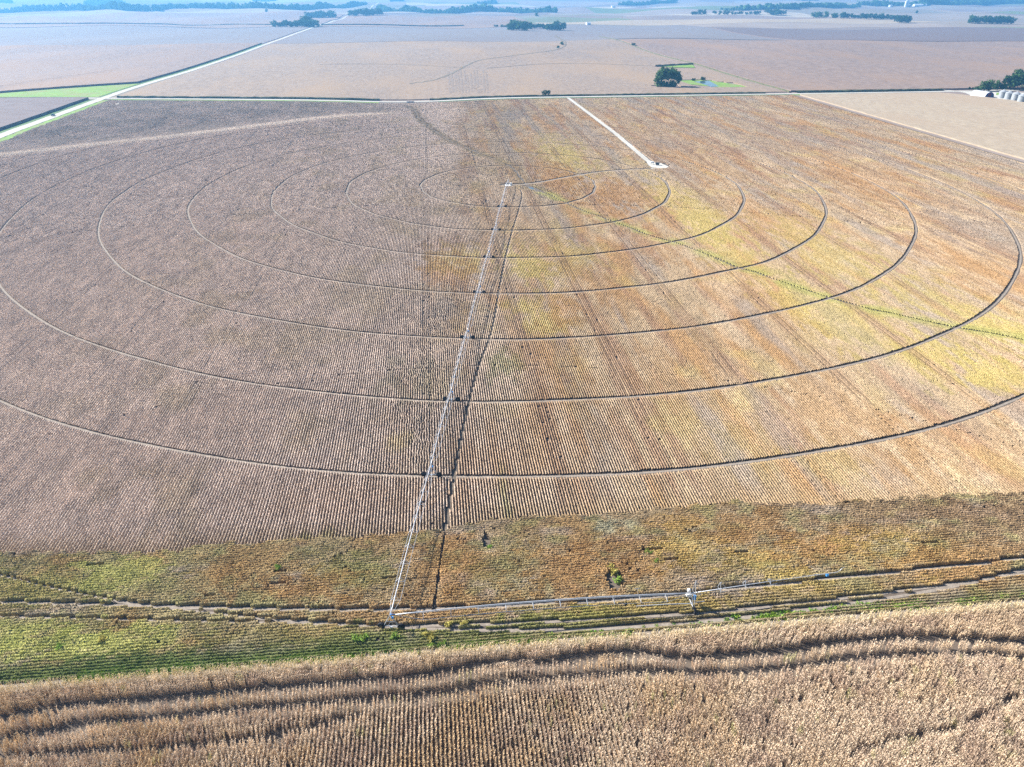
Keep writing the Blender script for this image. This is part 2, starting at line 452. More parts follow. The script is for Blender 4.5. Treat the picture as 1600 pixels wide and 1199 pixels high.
strip('shaded_edge_weeds', [(462, RY + 10), (560, RY + 9), (660, RY + 12)], 6, M['weeds'], 0.1, 5, 0.3, 'dark stand-in bank for shaded crop edge and weeds towards the grain bins', 'weeds', height=2.4, kind='stuff')

# ------------------------------------------------------------------ far fields (standing crop as a slab with its own edge)
def field(name, quad, h, mat, label, cell=14, hole=None, cat='field'):
    q = np.array(quad, float)
    lu = max(np.linalg.norm(q[1] - q[0]), np.linalg.norm(q[2] - q[3])); lv = max(np.linalg.norm(q[3] - q[0]), np.linalg.norm(q[2] - q[1]))
    nu, nv = max(3, min(90, int(lu / cell))), max(3, min(90, int(lv / cell)))
    U, W = np.meshgrid(np.linspace(0, 1, nu + 1), np.linspace(0, 1, nv + 1))
    X = (q[0][0] * (1 - U) + q[1][0] * U) * (1 - W) + (q[3][0] * (1 - U) + q[2][0] * U) * W
    Y = (q[0][1] * (1 - U) + q[1][1] * U) * (1 - W) + (q[3][1] * (1 - U) + q[2][1] * U) * W
    rim = (U == 0) | (U == 1) | (W == 0) | (W == 1)
    X = X + rim * rng.uniform(-.5, .5, X.shape); Y = Y + rim * rng.uniform(-.5, .5, X.shape)
    Zg = gz(X, Y)
    Z = Zg + h * (1 + 0.08 * (rng.random(X.shape) - .5))
    V = np.stack([X.ravel(), Y.ravel(), Z.ravel()], 1).tolist()
    id_ = np.arange((nu + 1) * (nv + 1)).reshape(nv + 1, nu + 1)
    Fc = []
    keep = np.ones((nv, nu), bool)
    for j in range(nv):
        for i in range(nu):
            mx_, my_ = X[j:j + 2, i:i + 2].mean(), Y[j:j + 2, i:i + 2].mean()
            if hole and hole(mx_, my_): keep[j, i] = False
    base = len(V)
    V += [(x, y, z) for x, y, z in zip(X.ravel(), Y.ravel(), (Zg - 0.6).ravel())]
    def wall(a, b): Fc.append((base + a, base + b, b, a))
    for j in range(nv):
        for i in range(nu):
            if not keep[j, i]: continue
            a, b, c, d = id_[j, i], id_[j, i + 1], id_[j + 1, i + 1], id_[j + 1, i]
            Fc.append((a, b, c, d))
            if j == 0 or not keep[j - 1, i]: wall(a, b)
            if i == nu - 1 or not keep[j, i + 1]: wall(b, c)
            if j == nv - 1 or not keep[j + 1, i]: wall(c, d)
            if i == 0 or not keep[j, i - 1]: wall(d, a)
    m = MB(); m.add(V, Fc)
    return tag(m.build(name, mat), label, cat, kind='structure')
def rect(x0, x1, y0, y1): return [(x0, y0), (x1, y0), (x1, y1), (x0, y1)]

field('corn_field', rect(-1500, RX - 13, 260, 938), 2.4, M['corn_dark'], 'dark mauve corn field left of road, nearest the left edge')
field('corn_field', [(-1900, 968), (-560, 966), (RX - 14, 1960), (-1900, 1960)], 2.3, M['corn_rose'],
      'pinkish corn field beyond the crossing road on the left', 20)
field('corn_field', [(-562, 966), (-555, 966), (RX - 13.5, 1105), (RX - 14, 1958)], 2.3, M['corn_rose'], 'pinkish corn wedge beside the green grass corner', 14)
m = MB()
gp = [(-555, 961), (RX - 9, 955), (RX - 9, 1100)]
for k in range(10):
    for l in range(10 - k):
        def P(a, b):
            a, b = a / 10, b / 10
            x = gp[0][0] * (1 - a - b) + gp[1][0] * a + gp[2][0] * b; y = gp[0][1] * (1 - a - b) + gp[1][1] * a + gp[2][1] * b
            return (x, y, float(gz(x, y)) + 0.3)
        m.add([P(k, l), P(k + 1, l), P(k, l + 1)], [(0, 1, 2)])
        if k + l < 9: m.add([P(k + 1, l), P(k + 1, l + 1), P(k, l + 1)], [(0, 1, 2)])
tag(m.build('grass_corner', M['grass']), 'bright lime green grass triangle at the road crossing', 'grass', kind='structure')

pond_px = [(1084, 128.5), (1108, 127.2), (1123, 135.5), (1111, 136.3), (1096, 131.5)]
POND = ats(pond_px)
pc = np.mean(POND, axis=0)
TREE = at(1042, 136)
def n_hole(x, y):
    return (abs(x - pc[0] - 6) < 34 and abs(y - pc[1]) < 48 and abs((x - pc[0]) * .9 + (y - pc[1]) * .45) < 34) or math.hypot((x - TREE[0]) / 20, (y - TREE[1]) / 14) < 1
field('bean_field', rect(RX + 12, 452, 958, 1948), 0.9, M['corn_far'], 'rolling pinkish tan field behind the crossing road', 9.5, n_hole)
field('bean_field', rect(-1900, RX - 12, 1966, 2900), 0.8, M['bean_far'], 'smooth bluish field left of the receding road', 25)
field('bean_field', rect(RX + 12, 900, 1954, 2820), 0.8, M['bean_far'], 'smooth hazy field right of the receding road', 20)
field('corn_field', rect(458, 2100, 960, 1900), 2.0, M['corn_rose'], 'wide mauve corn field at right beyond the crossing road', 20)
field('corn_field', rect(905, 2600, 1908, 2500), 2.2, M['corn_dark'], 'darker corn field on the far right rise', 22)
field('stubble_field', rect(420, 1900, 2850, 3150), 0.3, M['stubble'], 'pale harvested strip on the far rise', 30)
field('corn_field', rect(-1900, RX - 14, 2910, 4200), 1.5, M['corn_rose'], 'far pale corn field below the left tree line', 40)
field('bean_field', rect(RX + 14, 400, 2830, 3900), 1.0, M['corn_rose'], 'far rosy field right of the receding road', 35)
field('stubble_field', rect(456, 640, 300, 930), 1.1, M['stubble'], 'pale tan field beside the far right field edge', 12)
field('stubble_field', rect(641, 1300, 300, 822), 1.1, M['stubble'], 'pale tan field in front of the grain bins', 14)

field('stubble_field', [(640.5, 822.5), (692, 822.5), (668, 884), (640.5, 930)], 1.0, M['stubble'], 'pale tan wedge of field reaching to the farm yard', 9)

# ------------------------------------------------------------------ pond and small waters
def sheet(name, pts, mat, zo, label, cat, kind='structure'):
    z = min(float(gz(p[0], p[1])) for p in pts) + zo
    mb = MB(); n = len(pts)
    mb.add([(p[0], p[1], z) for p in pts], [tuple(range(n))])
    return tag(mb.build(name, mat), label, cat, kind=kind)
o = sheet('pond_grass', [(pc[0] - 26, pc[1] - 4), (pc[0] + 12, pc[1] - 52), (pc[0] + 52, pc[1] - 56), (pc[0] + 44, pc[1] - 30), (pc[0] + 16, pc[1] + 48), (pc[0] - 30, pc[1] + 44)], M['grass'], 0.9, 'green grass bank around the small pond', 'grass')
zmin = o.data.vertices[0].co.z
m = MB(); m.add([(p[0], p[1], zmin + 0.05) for p in POND], [tuple(range(len(POND)))])
tag(m.build('pond', M['water']), 'small blue pond right of the big lone tree', 'pond', kind='structure')
g1 = ats([(1032, 104.5), (1082, 102), (1086, 107.5), (1052, 107)])
z1 = 1.5
m = MB(); m.add([(p[0], p[1], float(gz(p[0], p[1])) + z1) for p in g1], [(0, 3, 2, 1)])
tag(m.build('grass_patch', M['grass']), 'thin green grass sliver in the pink field above the pond', 'grass', kind='structure')
strip('weed_line', ats([(1025, 105.5), (1082, 102.3)]), 6, M['weeds'], 0.4, 6, 0.3, 'dark weed line behind the thin green sliver', 'weeds', height=3.0, kind='stuff')
strip('fence_line_weeds', [(455, 955), (455, 1300), (454, 1700), (452, 2100)], 3.5, M['weeds'], 0.2, 6, 0.6, 'thin weedy fence line dividing the far fields', 'weeds', height=1.6, kind='stuff')
for pp, lab in (([(640, 131), (690, 124), (725, 104), (745, 94), (800, 88), (880, 78), (886, 66), (868, 56)], 'winding dark waterway across the rolling pink field'),
                ([(500, 101), (560, 100), (640, 101), (720, 106)], 'thin dark wheel line left in the rolling pink field'),
                ([(760, 107), (850, 99), (950, 100), (1030, 104)], 'thin dark wheel line right in the rolling pink field')):
    strip('waterway', smooth(ats(pp, 1.0), 2), 5.0 if 'water' in lab else 2.0, M['dry_weeds'], 0.95, 5, 0.8, lab, 'waterway', height=0.25)

mb = MB()
for px_ in np.linspace(704, 762, 13):
    a = at(px_, 149 - rng.uniform(0, 6), 1.0); b = at(px_ - 3 + rng.uniform(-1, 1), 107 + rng.uniform(0, 12), 1.0)
    q = resample([a, b], 9)
    for u_, v_ in zip(q[:-1], q[1:]):
        if rng.random() < .3: continue
        w_ = rng.uniform(.8, 1.8)
        mb.add([(u_[0] - w_, u_[1], float(gz(*u_)) + 1.02), (u_[0] + w_, u_[1], float(gz(*u_)) + 1.02), (v_[0] + w_, v_[1], float(gz(*v_)) + 1.02), (v_[0] - w_, v_[1], float(gz(*v_)) + 1.02)], [(0, 1, 2, 3)])
tag(mb.build('flattened_rows', M['flat_crop']), 'dark flattened crop streaks just behind the crossing road', 'crop', kind='stuff')

# ------------------------------------------------------------------ irrigated field: lane, pad, trail, creek, wheel tracks
PIV = np.array([50.1, 501.0])
TW = np.array([(42.5, 442.5), (33.2, 394.5), (25.4, 348.6), (17.7, 301.5), (9.9, 255.1), (2.3, 207.9), (-4.9, 166.7), (-13.4, 113.0)])
t8 = TW[-1]
ux = (t8 - PIV) / np.linalg.norm(t8 - PIV)
RAD = [float(np.dot(t - PIV, ux)) for t in TW]
TW = np.array([PIV + ux * r for r in RAD])
LANE = [(166.5, 936), (167.2, 800), (167.5, 694), (164.5, 556)]
strip('farm_lane', LANE, 4.2, M['gravel_ns'], 0.12, 4, 0.15, 'pale gravel lane from the crossing road to the pump', 'lane')
pad = ats([(1010, 251), (1028, 253.5), (1045, 261), (1037, 265), (1019, 265.5), (1012, 258)])
m = MB(); m.add([(p[0], p[1], float(gz(*p)) + 0.16) for p in pad], [(0, 5, 4, 3, 2, 1)])
tag(m.build('gravel_pad', M['gravel']), 'white gravel turnaround pad around the pump', 'pad', kind='structure')
PIPE = smooth([(161, 539), (132, 536.5), (112, 529), (90.6, 517), (66, 503.5), (46, 502)], 2)
strip('service_path', PIPE, 2.6, M['rut'], 0.1, 4, 0.1, 'dirt service path from pump pad to the pivot point', 'path')
TRAIL = smooth([(52, 493), (57.5, 487), (56, 470), (51, 441), (37.4, 372.3), (27, 310), (19.8, 260), (11.6, 228.3), (5, 190), (-0.6, 150.8), (-4.6, 117.1)], 2)
strip('vehicle_trail', TRAIL, 1.0, M['rut_dark'], 0.07, 4, 0.15, 'dark vehicle trail running beside the irrigation spans', 'trail')  # dark soil colour stands in for shade in the crop gap
_cr = smooth([(-23, 905), (-20, 860), (-8, 780), (9.2, 700.5), (18, 660), (33.8, 622.9), (48, 580), (58.3, 550), (62, 520), (63.1, 497.3), (71.4, 478.7), (85, 437.4), (101.9, 407.7), (122.4, 363.3), (148.3, 316.1), (165.8, 281.6), (185.3, 260.4), (218.5, 230.3), (260, 200)], 2)
_cr = resample(_cr, 3.0)
_cd = np.gradient(_cr, axis=0); _cd /= np.linalg.norm(_cd, axis=1)[:, None]
_s = np.arange(len(_cr)) * 3.0
CREEK = _cr + np.stack([-_cd[:, 1], _cd[:, 0]], 1) * ((fbm(_s / 38, _s * 0 + 3.3, 19, 3) - .5) * 11)[:, None]
strip('drainage_ditch', CREEK, 2.4, M['rut_dark'], 0.05, 4, 0.3, 'winding drainage ditch crossing the irrigated field', 'ditch')
POOL = ats([(823, 289.5), (828, 288.5), (833, 294.5), (841, 301), (837, 301), (828, 296)])
sheet('ditch_pool', POOL, M['water'], 0.12, 'small blue pool in the ditch beside the pivot point', 'pool')
for k, r in enumerate(RAD):
    a0, n = 0, int(2 * math.pi * r / 5)
    ang = np.linspace(0, 2 * math.pi, n)
    wob = r + 0.35 * np.sin(ang * 9 + k) + 0.25 * np.sin(ang * 23 + 2 * k)
    ring = np.stack([PIV[0] + wob * np.cos(ang), PIV[1] + wob * np.sin(ang)], 1)
    ok = (ring[:, 0] > -364) & (ring[:, 0] < 447) & (ring[:, 1] < 930) & (ring[:, 1] > 106)
    seq = ring
    ordn = ['innermost', 'second', 'third', 'fourth', 'fifth', 'sixth', 'seventh', 'outermost'][k]
    bad = np.where(~ok)[0]
    if len(bad):
        seq = np.roll(ring[:-1], -(bad[len(bad) // 2] + 1), axis=0); okr = np.roll(ok[:-1], -(bad[len(bad) // 2] + 1))
        idx_ok = np.where(okr)[0]
        seq = seq[idx_ok]
        cut = np.where(np.linalg.norm(np.diff(seq, axis=0), axis=1) > 12)[0]
        parts = np.split(seq, cut + 1)
        parts.sort(key=len)
        seqs = [p for p in parts if len(p) > 4]
    else: seqs = [seq]
    mb = MB()
    for sq in seqs:
        d = np.gradient(sq, axis=0); d /= np.linalg.norm(d, axis=1)[:, None]
        nr = np.stack([-d[:, 1], d[:, 0]], 1)
        w = 0.42 * (1 + 0.15 * rng.uniform(-1, 1, (len(sq), 1)))
        a, b = sq + nr * w, sq - nr * w
        za, zb = gz(a[:, 0], a[:, 1]) + 0.06, gz(b[:, 0], b[:, 1]) + 0.06
        n_ = len(sq)
        mb.add([(*a[i], za[i]) for i in range(n_)] + [(*b[i], zb[i]) for i in range(n_)], [(i, n_ + i, n_ + i + 1, i + 1) for i in range(n_ - 1)])
    tag(mb.build('wheel_track', M['rut']), ordn + ' circular wheel track rutted round the pivot point', 'track', kind='structure')
HT_A = smooth([(-135, 134), (-98.5, 129.4), (-56.5, 123.5), (-30, 119.8), (-3, 117.2), (40, 115.8), (85, 117.3), (133, 118.8), (170, 121)], 2)
HT_B = smooth([(-135, 130.5), (-96.3, 125.0), (-55.4, 119.3), (-30, 116.2), (-15, 113.6), (20, 111.2), (60, 110.2), (97, 112), (130, 114.3), (170, 118)], 2)
strip('corner_wheel_track', HT_A, 0.9, M['rut'], 0.07, 3, 0.2, 'upper wheel rut along the near end rows', 'track')
strip('corner_wheel_track', HT_B, 0.7, M['rut'], 0.066, 3, 0.25, 'lower wheel rut along the near end rows', 'track')
# bare dirt strip in front of the corn
EDGE_Y = 105.3
strip('bare_strip', [(-170, EDGE_Y + 0.6), (-40, EDGE_Y + 0.5), (60, EDGE_Y + 0.8), (190, EDGE_Y + 0.6)], 2.2, M['rut'], 0.055, 3, 0.4, 'pale bare dirt strip along the edge of the standing corn', 'soil')

# ------------------------------------------------------------------ crops (too many to count: stuff)
def leafy(mb_v, mb_f, vals):
    me = bpy.data.meshes.new('plant')
    me.from_pydata(mb_v, [], mb_f)
    at_ = me.attributes.new('leafv', 'FLOAT', 'FACE')
    at_.data.foreach_set('value', vals)
    me.update()
    return me
def quad(V, Fc, vals, c, a, b, v):
    k = len(V)
    for s1, s2 in ((-1, -1), (1, -1), (1, 1), (-1, 1)):
        V.append((c[0] + a[0] * s1 + b[0] * s2, c[1] + a[1] * s1 + b[1] * s2, c[2] + a[2] * s1 + b[2] * s2))
    Fc.append((k, k + 1, k + 2, k + 3)); vals.append(v)
def bean_segment(rows, length, nleaf, size, seed, width=0.175, h=0.62, core_div=0.34, wild=0.4, top=(.2, .8)):
    """a length of bean rows: lumpy ridge of stems with leaves and pods standing out of it"""
    r = np.random.default_rng(seed)
    V, Fc, vals = [], [], []
    for row in range(rows):
        xo = (row - (rows - 1) / 2) * 0.762
        n = max(2, int(length / core_div)) + 1
        cs = 5
        b0 = len(V)
        for i in range(n):
            y = (i / (n - 1) - 0.5) * length
            hh = h * r.uniform(0.88, 1.0); ww = width * r.uniform(0.85, 1.1); sh = r.uniform(-.03, .03)
            for k in range(cs):
                t = math.pi * k / (cs - 1)
                V.append((xo + sh + ww * math.cos(t), y + r.uniform(-.08, .08) * (0 < i < n - 1), hh * math.sin(t) ** 0.45))
        for i in range(n - 1):
            for k in range(cs - 1):
                a = b0 + i * cs + k
                Fc.append((a, a + 1, a + cs + 1, a + cs)); vals.append(r.uniform(0.3, 0.8))
        for i in range(nleaf):
            t = math.pi * r.uniform(top[0], top[1])
            c = (xo + width * 1.05 * math.cos(t), r.uniform(-.5, .5) * length, max(0.12, h * (math.sin(t) ** 0.5) * r.uniform(0.7, 1.12)))
            s = size * r.uniform(0.6, 1.3)
            nr = (Vector((math.cos(t), 0, math.sin(t) + .2)) + Vector((r.normal(), r.normal(), r.normal())) * wild).normalized()
            d1 = nr.cross(Vector((r.normal(), r.normal(), r.normal()))).normalized(); d2 = nr.cross(d1)
            quad(V, Fc, vals, c, d1 * s, d2 * s * 0.7, r.uniform(0.1, 1.0))
    return leafy(V, Fc, vals)

def scatter(name, P, rot, scl, tint, var, meshes, mat, label, cat, kind='stuff'):
    coll = bpy.data.collections.new(name + '_variants')
    for i, me_ in enumerate(meshes):
        if not me_.materials: me_.materials.append(mat)
        coll.objects.link(bpy.data.objects.new('%s_variant_%02d' % (name, i), me_))
    me = bpy.data.meshes.new(name)
    me.vertices.add(len(P))
    me.vertices.foreach_set('co', np.asarray(P, np.float32).ravel())
    for an, ty, arr, key in (('rot', 'FLOAT_VECTOR', rot, 'vector'), ('scl', 'FLOAT_VECTOR', scl, 'vector'), ('tint', 'FLOAT_VECTOR', tint, 'vector'), ('var', 'INT', var, 'value')):
        a = me.attributes.new(an, ty, 'POINT')
        a.data.foreach_set(key, np.asarray(arr, np.int32 if ty == 'INT' else np.float32).ravel())
    o = link(name, me)
    ng = bpy.data.node_groups.new(name, 'GeometryNodeTree')
    ng.interface.new_socket('Geometry', in_out='INPUT', socket_type='NodeSocketGeometry')
    ng.interface.new_socket('Geometry', in_out='OUTPUT', socket_type='NodeSocketGeometry')
    gi = ng.nodes.new('NodeGroupInput'); go = ng.nodes.new('NodeGroupOutput')
    ip = ng.nodes.new('GeometryNodeInstanceOnPoints')
    ci = ng.nodes.new('GeometryNodeCollectionInfo')
    ci.inputs['Collection'].default_value = coll; ci.inputs['Separate Children'].default_value = True; ci.inputs['Reset Children'].default_value = True
    def na(n_, t_):
        q = ng.nodes.new('GeometryNodeInputNamedAttribute'); q.data_type = t_; q.inputs['Name'].default_value = n_
        return q.outputs['Attribute']
    e2 = ng.nodes.new('FunctionNodeEulerToRotation')
    L = ng.links.new
    L(gi.outputs[0], ip.inputs['Points']); L(ci.outputs[0], ip.inputs['Instance'])
    ip.inputs['Pick Instance'].default_value = True
    L(na('var', 'INT'), ip.inputs['Instance Index'])
    L(na('rot', 'FLOAT_VECTOR'), e2.inputs[0]); L(e2.outputs[0], ip.inputs['Rotation'])
    L(na('scl', 'FLOAT_VECTOR'), ip.inputs['Scale'])
    L(ip.outputs[0], go.inputs[0])
    md = o.modifiers.new('plants', 'NODES'); md.node_group = ng
    return tag(o, label, cat, kind=kind)

def dist_poly(x, y, poly, rmax=30.0):
    """distance of many points to a polyline"""
    poly = np.asarray(poly, float)
    out = np.full(x.shape, 1e9)
    for a, b in zip(poly[:-1], poly[1:]):
        lo, hi = np.minimum(a, b) - rmax, np.maximum(a, b) + rmax
        k = np.where((x > lo[0]) & (x < hi[0]) & (y > lo[1]) & (y < hi[1]))[0]
        if not len(k): continue
        d = b - a; L2 = d @ d + 1e-9
        t = np.clip(((x[k] - a[0]) * d[0] + (y[k] - a[1]) * d[1]) / L2, 0, 1)
        dd = np.hypot(x[k] - a[0] - t * d[0], y[k] - a[1] - t * d[1])
        out[k] = np.minimum(out[k], dd)
    return out
def mixc(a, b, t): return a * (1 - t[:, None]) + np.asarray(b)[None, :] * t[:, None]

TRAM = np.concatenate([np.arange(-45.3 - 36.4 * 8, -46, 36.4), np.array([-45.3, -5.6, 31.0, 61.0, 99.0]), 99 + 36.4 * np.arange(1, 10)])
# patches of crop colour: (pixel sighted on the ground, radius across, radius along rows, colour, strength)
PATCH = []
YEL, ORA, GRN, TAN, RUS, GRY = (0.45, 0.36, 0.125), (0.38, 0.22, 0.095), (0.2, 0.2, 0.08), (0.42, 0.33, 0.22), (0.29, 0.175, 0.115), (0.29, 0.245, 0.21)
for px_, py_, rx, ry, c, s in [
        (880, 245, 16, 70, YEL, .75), (870, 275, 14, 40, ORA, .8), (960, 300, 16, 36, ORA, .5), (1000, 310, 22, 30, ORA, .6), (1080, 330, 14, 60, YEL, .7), (1150, 400, 12, 60, YEL, .7),
        (1200, 340, 16, 60, ORA, .5), (830, 410, 10, 26, YEL, .8), (720, 408, 12, 20, YEL, .7), (700, 430, 12, 20, ORA, .6), (870, 395, 10, 20, ORA, .5), (900, 400, 12, 20, YEL, .5), (700, 385, 12, 16, RUS, .4),
        (770, 470, 6, 10, ORA, .5), (850, 500, 9, 20, YEL, .7), (880, 485, 8, 14, ORA, .7), (790, 570, 6, 9, GRN, .55), (860, 555, 10, 16, ORA, .35),
        (1250, 470, 12, 36, YEL, .75), (1330, 500, 12, 30, YEL, .5), (1180, 455, 9, 40, ORA, .4), (1450, 560, 14, 16, YEL, .75), (1540, 585, 14, 12, YEL, .8), (1580, 520, 12, 26, YEL, .7),
        (1480, 480, 14, 40, YEL, .55), (1300, 400, 16, 60, YEL, .55), (1400, 330, 20, 90, ORA, .35), (1350, 270, 30, 120, ORA, .35), (1100, 250, 26, 100, ORA, .3), (1000, 215, 26, 100, ORA, .25),
        (1500, 430, 10, 40, ORA, .45), (1050, 600, 10, 24, ORA, .35), (900, 640, 8, 20, ORA, .35), (1300, 640, 14, 24, ORA, .4), (1500, 700, 14, 16, ORA, .4), (1150, 690, 8, 14, YEL, .2), (1290, 730, 7, 9, YEL, .3), (940, 330, 16, 30, ORA, .6), (1010, 380, 12, 30, ORA, .45), (930, 440, 9, 20, ORA, .5),
        (1550, 370, 20, 50, GRY, .55), (1330, 520, 5, 60, GRY, .4), (1250, 220, 40, 60, GRY, .35), (1040, 225, 16, 34, GRY, .4), (700, 490, 12, 14, GRY, .4), (650, 600, 10, 16, GRN, .2), (500, 848, 7, 3, GRN, .95), (470, 850, 5, 2.5, GRN, .8),
        (790, 790, 1.6, 14, GRN, .6), (620, 690, 4, 6, YEL, .35), (800, 480, 5, 9, YEL, .4), (560, 780, 20, 10, ORA, .18), (760, 730, 12, 14, ORA, .25)]:
    PATCH.append((at(px_, py_), rx, ry, np.array(c), s))
def soy_tint(x, y):
    n1 = fbm(x / 9, y / 60, 3); n2 = fbm(x / 14, y / 22, 5); n3 = fbm(x / 60, y / 110, 9); nf = fbm(x / 2.2, y / 7, 21, 3)
    left = np.array([0.60, 0.485, 0.405]); right = np.array([0.385, 0.29, 0.188])
    divide = 8 + (y - 113) * 0.05 + 34 * (n3 - .5)
    w = sstep(-50, 50, x - divide + 30 * (n2 - .5))
    c = left[None] * (1 - w[:, None]) + right[None] * w[:, None]
    c = mixc(c, (0.345, 0.265, 0.185), w * sstep(420, 700, y) * 0.7)
    c = mixc(c, (0.50, 0.40, 0.28), (1 - w) * sstep(0.5, 0.75, n2) * sstep(150, 60, np.abs(x + 20)) * 0.5)
    c = mixc(c, ORA, w * sstep(0.46, 0.7, n1) * 0.7)
    c = mixc(c, RUS, w * sstep(0.56, 0.72, fbm(x / 6, y / 90, 35)) * 0.6)
    c = mixc(c, (0.46, 0.36, 0.25), w * sstep(0.56, 0.74, fbm(x / 16, y / 50, 37)) * 0.6)
    c = mixc(c, YEL, w * sstep(0.58, 0.78, n2) * 0.3)
    c = mixc(c, GRY, w * sstep(0.54, 0.74, fbm(x / 9, y / 90, 31)) * 0.65)
    for p, rx, ry, col, s in PATCH:
        k = np.where((np.abs(x - p[0]) < rx * 3.8) & (np.abs(y - p[1]) < ry * 3.8))[0]
        if not len(k): continue
        d = np.hypot((x[k] - p[0]) / rx, (y[k] - p[1]) / ry) + (n1[k] - .5) * 1.0 + (n2[k] - .5) * 1.2 + (nf[k] - .5) * 2.4
        m_ = np.minimum(0.95 * s * (1 - sstep(0.2, 1.6, d)), .9)[:, None]
        c[k] = c[k] * (1 - m_) + col[None, :] * (1 + .5 * (1 - w[k]))[:, None] * m_
    dc = dist_poly(x, y, CREEK)
    gr = fbm(x / 14, y / 14, 41)
    c = mixc(c, (0.34, 0.35, 0.1), (1 - sstep(0.8, 8.0, dc + 5 * (n2 - .5))) * np.where(y < 480, 0.75, 0.25) * sstep(0.38, 0.6, gr))
    c = mixc(c, (0.3, 0.22, 0.13), (1 - sstep(2, 6.0, dc)) * np.where(y > 500, 0.7, 0.2))
    c = c * (0.78 + 0.44 * nf)[:, None]
    dt2 = np.min(np.abs(x[:, None] - TRAM[None, :]), axis=1)
    c = mixc(c, (0.27, 0.17, 0.105), w * (1 - sstep(1.3, 3.6, dt2)) * sstep(.36, .6, fbm(x / 40, y / 45, 39)) * .55)
    em = 1 - sstep(0, 9, y - head_edge(x) + 5 * (n2 - .5))
    c = mixc(c, (0.36, 0.26, 0.15), em * .55)
    # pale crest
    d = (-(x + 320) * 261 + (y - 594) * 298) / 396.1
    t = ((x + 320) * 298 + (y - 594) * 261) / 396.1
    cw = np.exp(-((d - 3) / 9) ** 2) * (1 - sstep(330, 400, t)) * sstep(-200, -60, t)
    c = mixc(c, (0.78, 0.67, 0.55), 0.85 * cw)
    c = mixc(c, (0.44, 0.36, 0.29), sstep(8, 30, d) * (1 - sstep(-60, 0, x)) * (.35 + .55 * sstep(.35, .65, n2)))
    return np.clip(c, 0.02, 0.8)
def cull(x, y, mx=130):
    px, py = proj(x, y, gz(x, y))
    return (px > -mx) & (px < 1600 + mx) & (py < 1290) & (py > -60)
HEAD_Y = 144.2
def head_edge(x): return HEAD_Y + 1.6 * np.sin(x / 31) + 0.8 * np.sin(x / 9) + 2.2 * (vnoise(np.asarray(x) / 1.5, np.asarray(x) * 0, 57) - .5)
def blocked(x, y, half_y, half_x):
    """true where wheels, lanes or water keep plants away"""
    r = np.hypot(x - PIV[0], y - PIV[1])
    ang = np.arctan2(y - PIV[1], x - PIV[0])
    bad = np.zeros(x.shape, bool)
    proj_half = np.abs(np.sin(ang)) * half_y + np.abs(np.cos(ang)) * half_x
    for k, rr in enumerate(RAD):
        a2 = ang % (2 * math.pi)
        wob = rr + 0.35 * np.sin(a2 * 9 + k) + 0.25 * np.sin(a2 * 23 + 2 * k)
        strength = (0.32 + 0.42 * sstep(-30, 60, x)) * (0.5 if k == 7 else 1.0) * (0.8 + .5 * vnoise(a2 * rr / 9, a2 * 0 + k, 15))          # wider plant gaps on the right side
        bad |= np.abs(r - wob) < strength + proj_half
    bad |= dist_poly(x, y, LANE) < 2.4 + half_x
    bad |= dist_poly(x, y, PIPE) < 1.7 + half_y * .7
    bad |= dist_poly(x, y, TRAIL, 8) < .12 + .3 * vnoise(x / 3, y / 3.5, 49) + half_x * .5
    bad |= dist_poly(x, y, CREEK, 8) < (.2 + 1.0 * vnoise(x / 5, y / 5, 47)) * np.where(y > 478, 1.2, .8) + half_x * .5
    bad |= dist_poly(x, y, HT_A) < 0.55 + half_y * .6
    bad |= dist_poly(x, y, HT_B) < 0.3 + half_y * .6
    bad |= np.hypot((x - 168.5) / 8.5, (y - 549) / 11) < 1
    bad |= r < 4.5
    bad |= (np.abs(x - 65.5 - (492 - y) * .45) < 2.6) & (np.abs(y - 491) < 10)
    return bad

def rows_points(x0, x1, y0, y1, dx, dy, dmin, dmax):
    xs = np.arange(math.ceil(x0 / dx) * dx, x1, dx); ys = np.arange(y0, y1, dy)
    X, Y = np.meshgrid(xs, ys); X = X.ravel(); Y = Y.ravel()
    Y = Y + rng.uniform(-.25, .25, X.shape) * dy * .4
    D = np.sqrt(X ** 2 + Y ** 2 + CAM_H ** 2)
    k = (D >= dmin) & (D < dmax) & (Y > head_edge(X))
    X, Y = X[k], Y[k]
    k = cull(X, Y)
    return X[k], Y[k]
def near_rut(X, Y, m_):
    r = np.hypot(X - PIV[0], Y - PIV[1])
    return (np.min(np.abs(r[:, None] - np.array(RAD)[None, :]), axis=1) < m_) | (dist_poly(X, Y, PIPE, 6) < m_) | (dist_poly(X, Y, CREEK, 6) < m_) | (dist_poly(X, Y, TRAIL, 6) < m_)
def split(X, Y, hx, hy, nxs, nys):
    ox = (np.arange(nxs) + .5) / nxs * 2 - 1; oy = (np.arange(nys) + .5) / nys * 2 - 1
    A, B = np.meshgrid(ox * hx, oy * hy)
    return (X[:, None] + A.ravel()[None, :]).ravel(), (Y[:, None] + B.ravel()[None, :]).ravel()
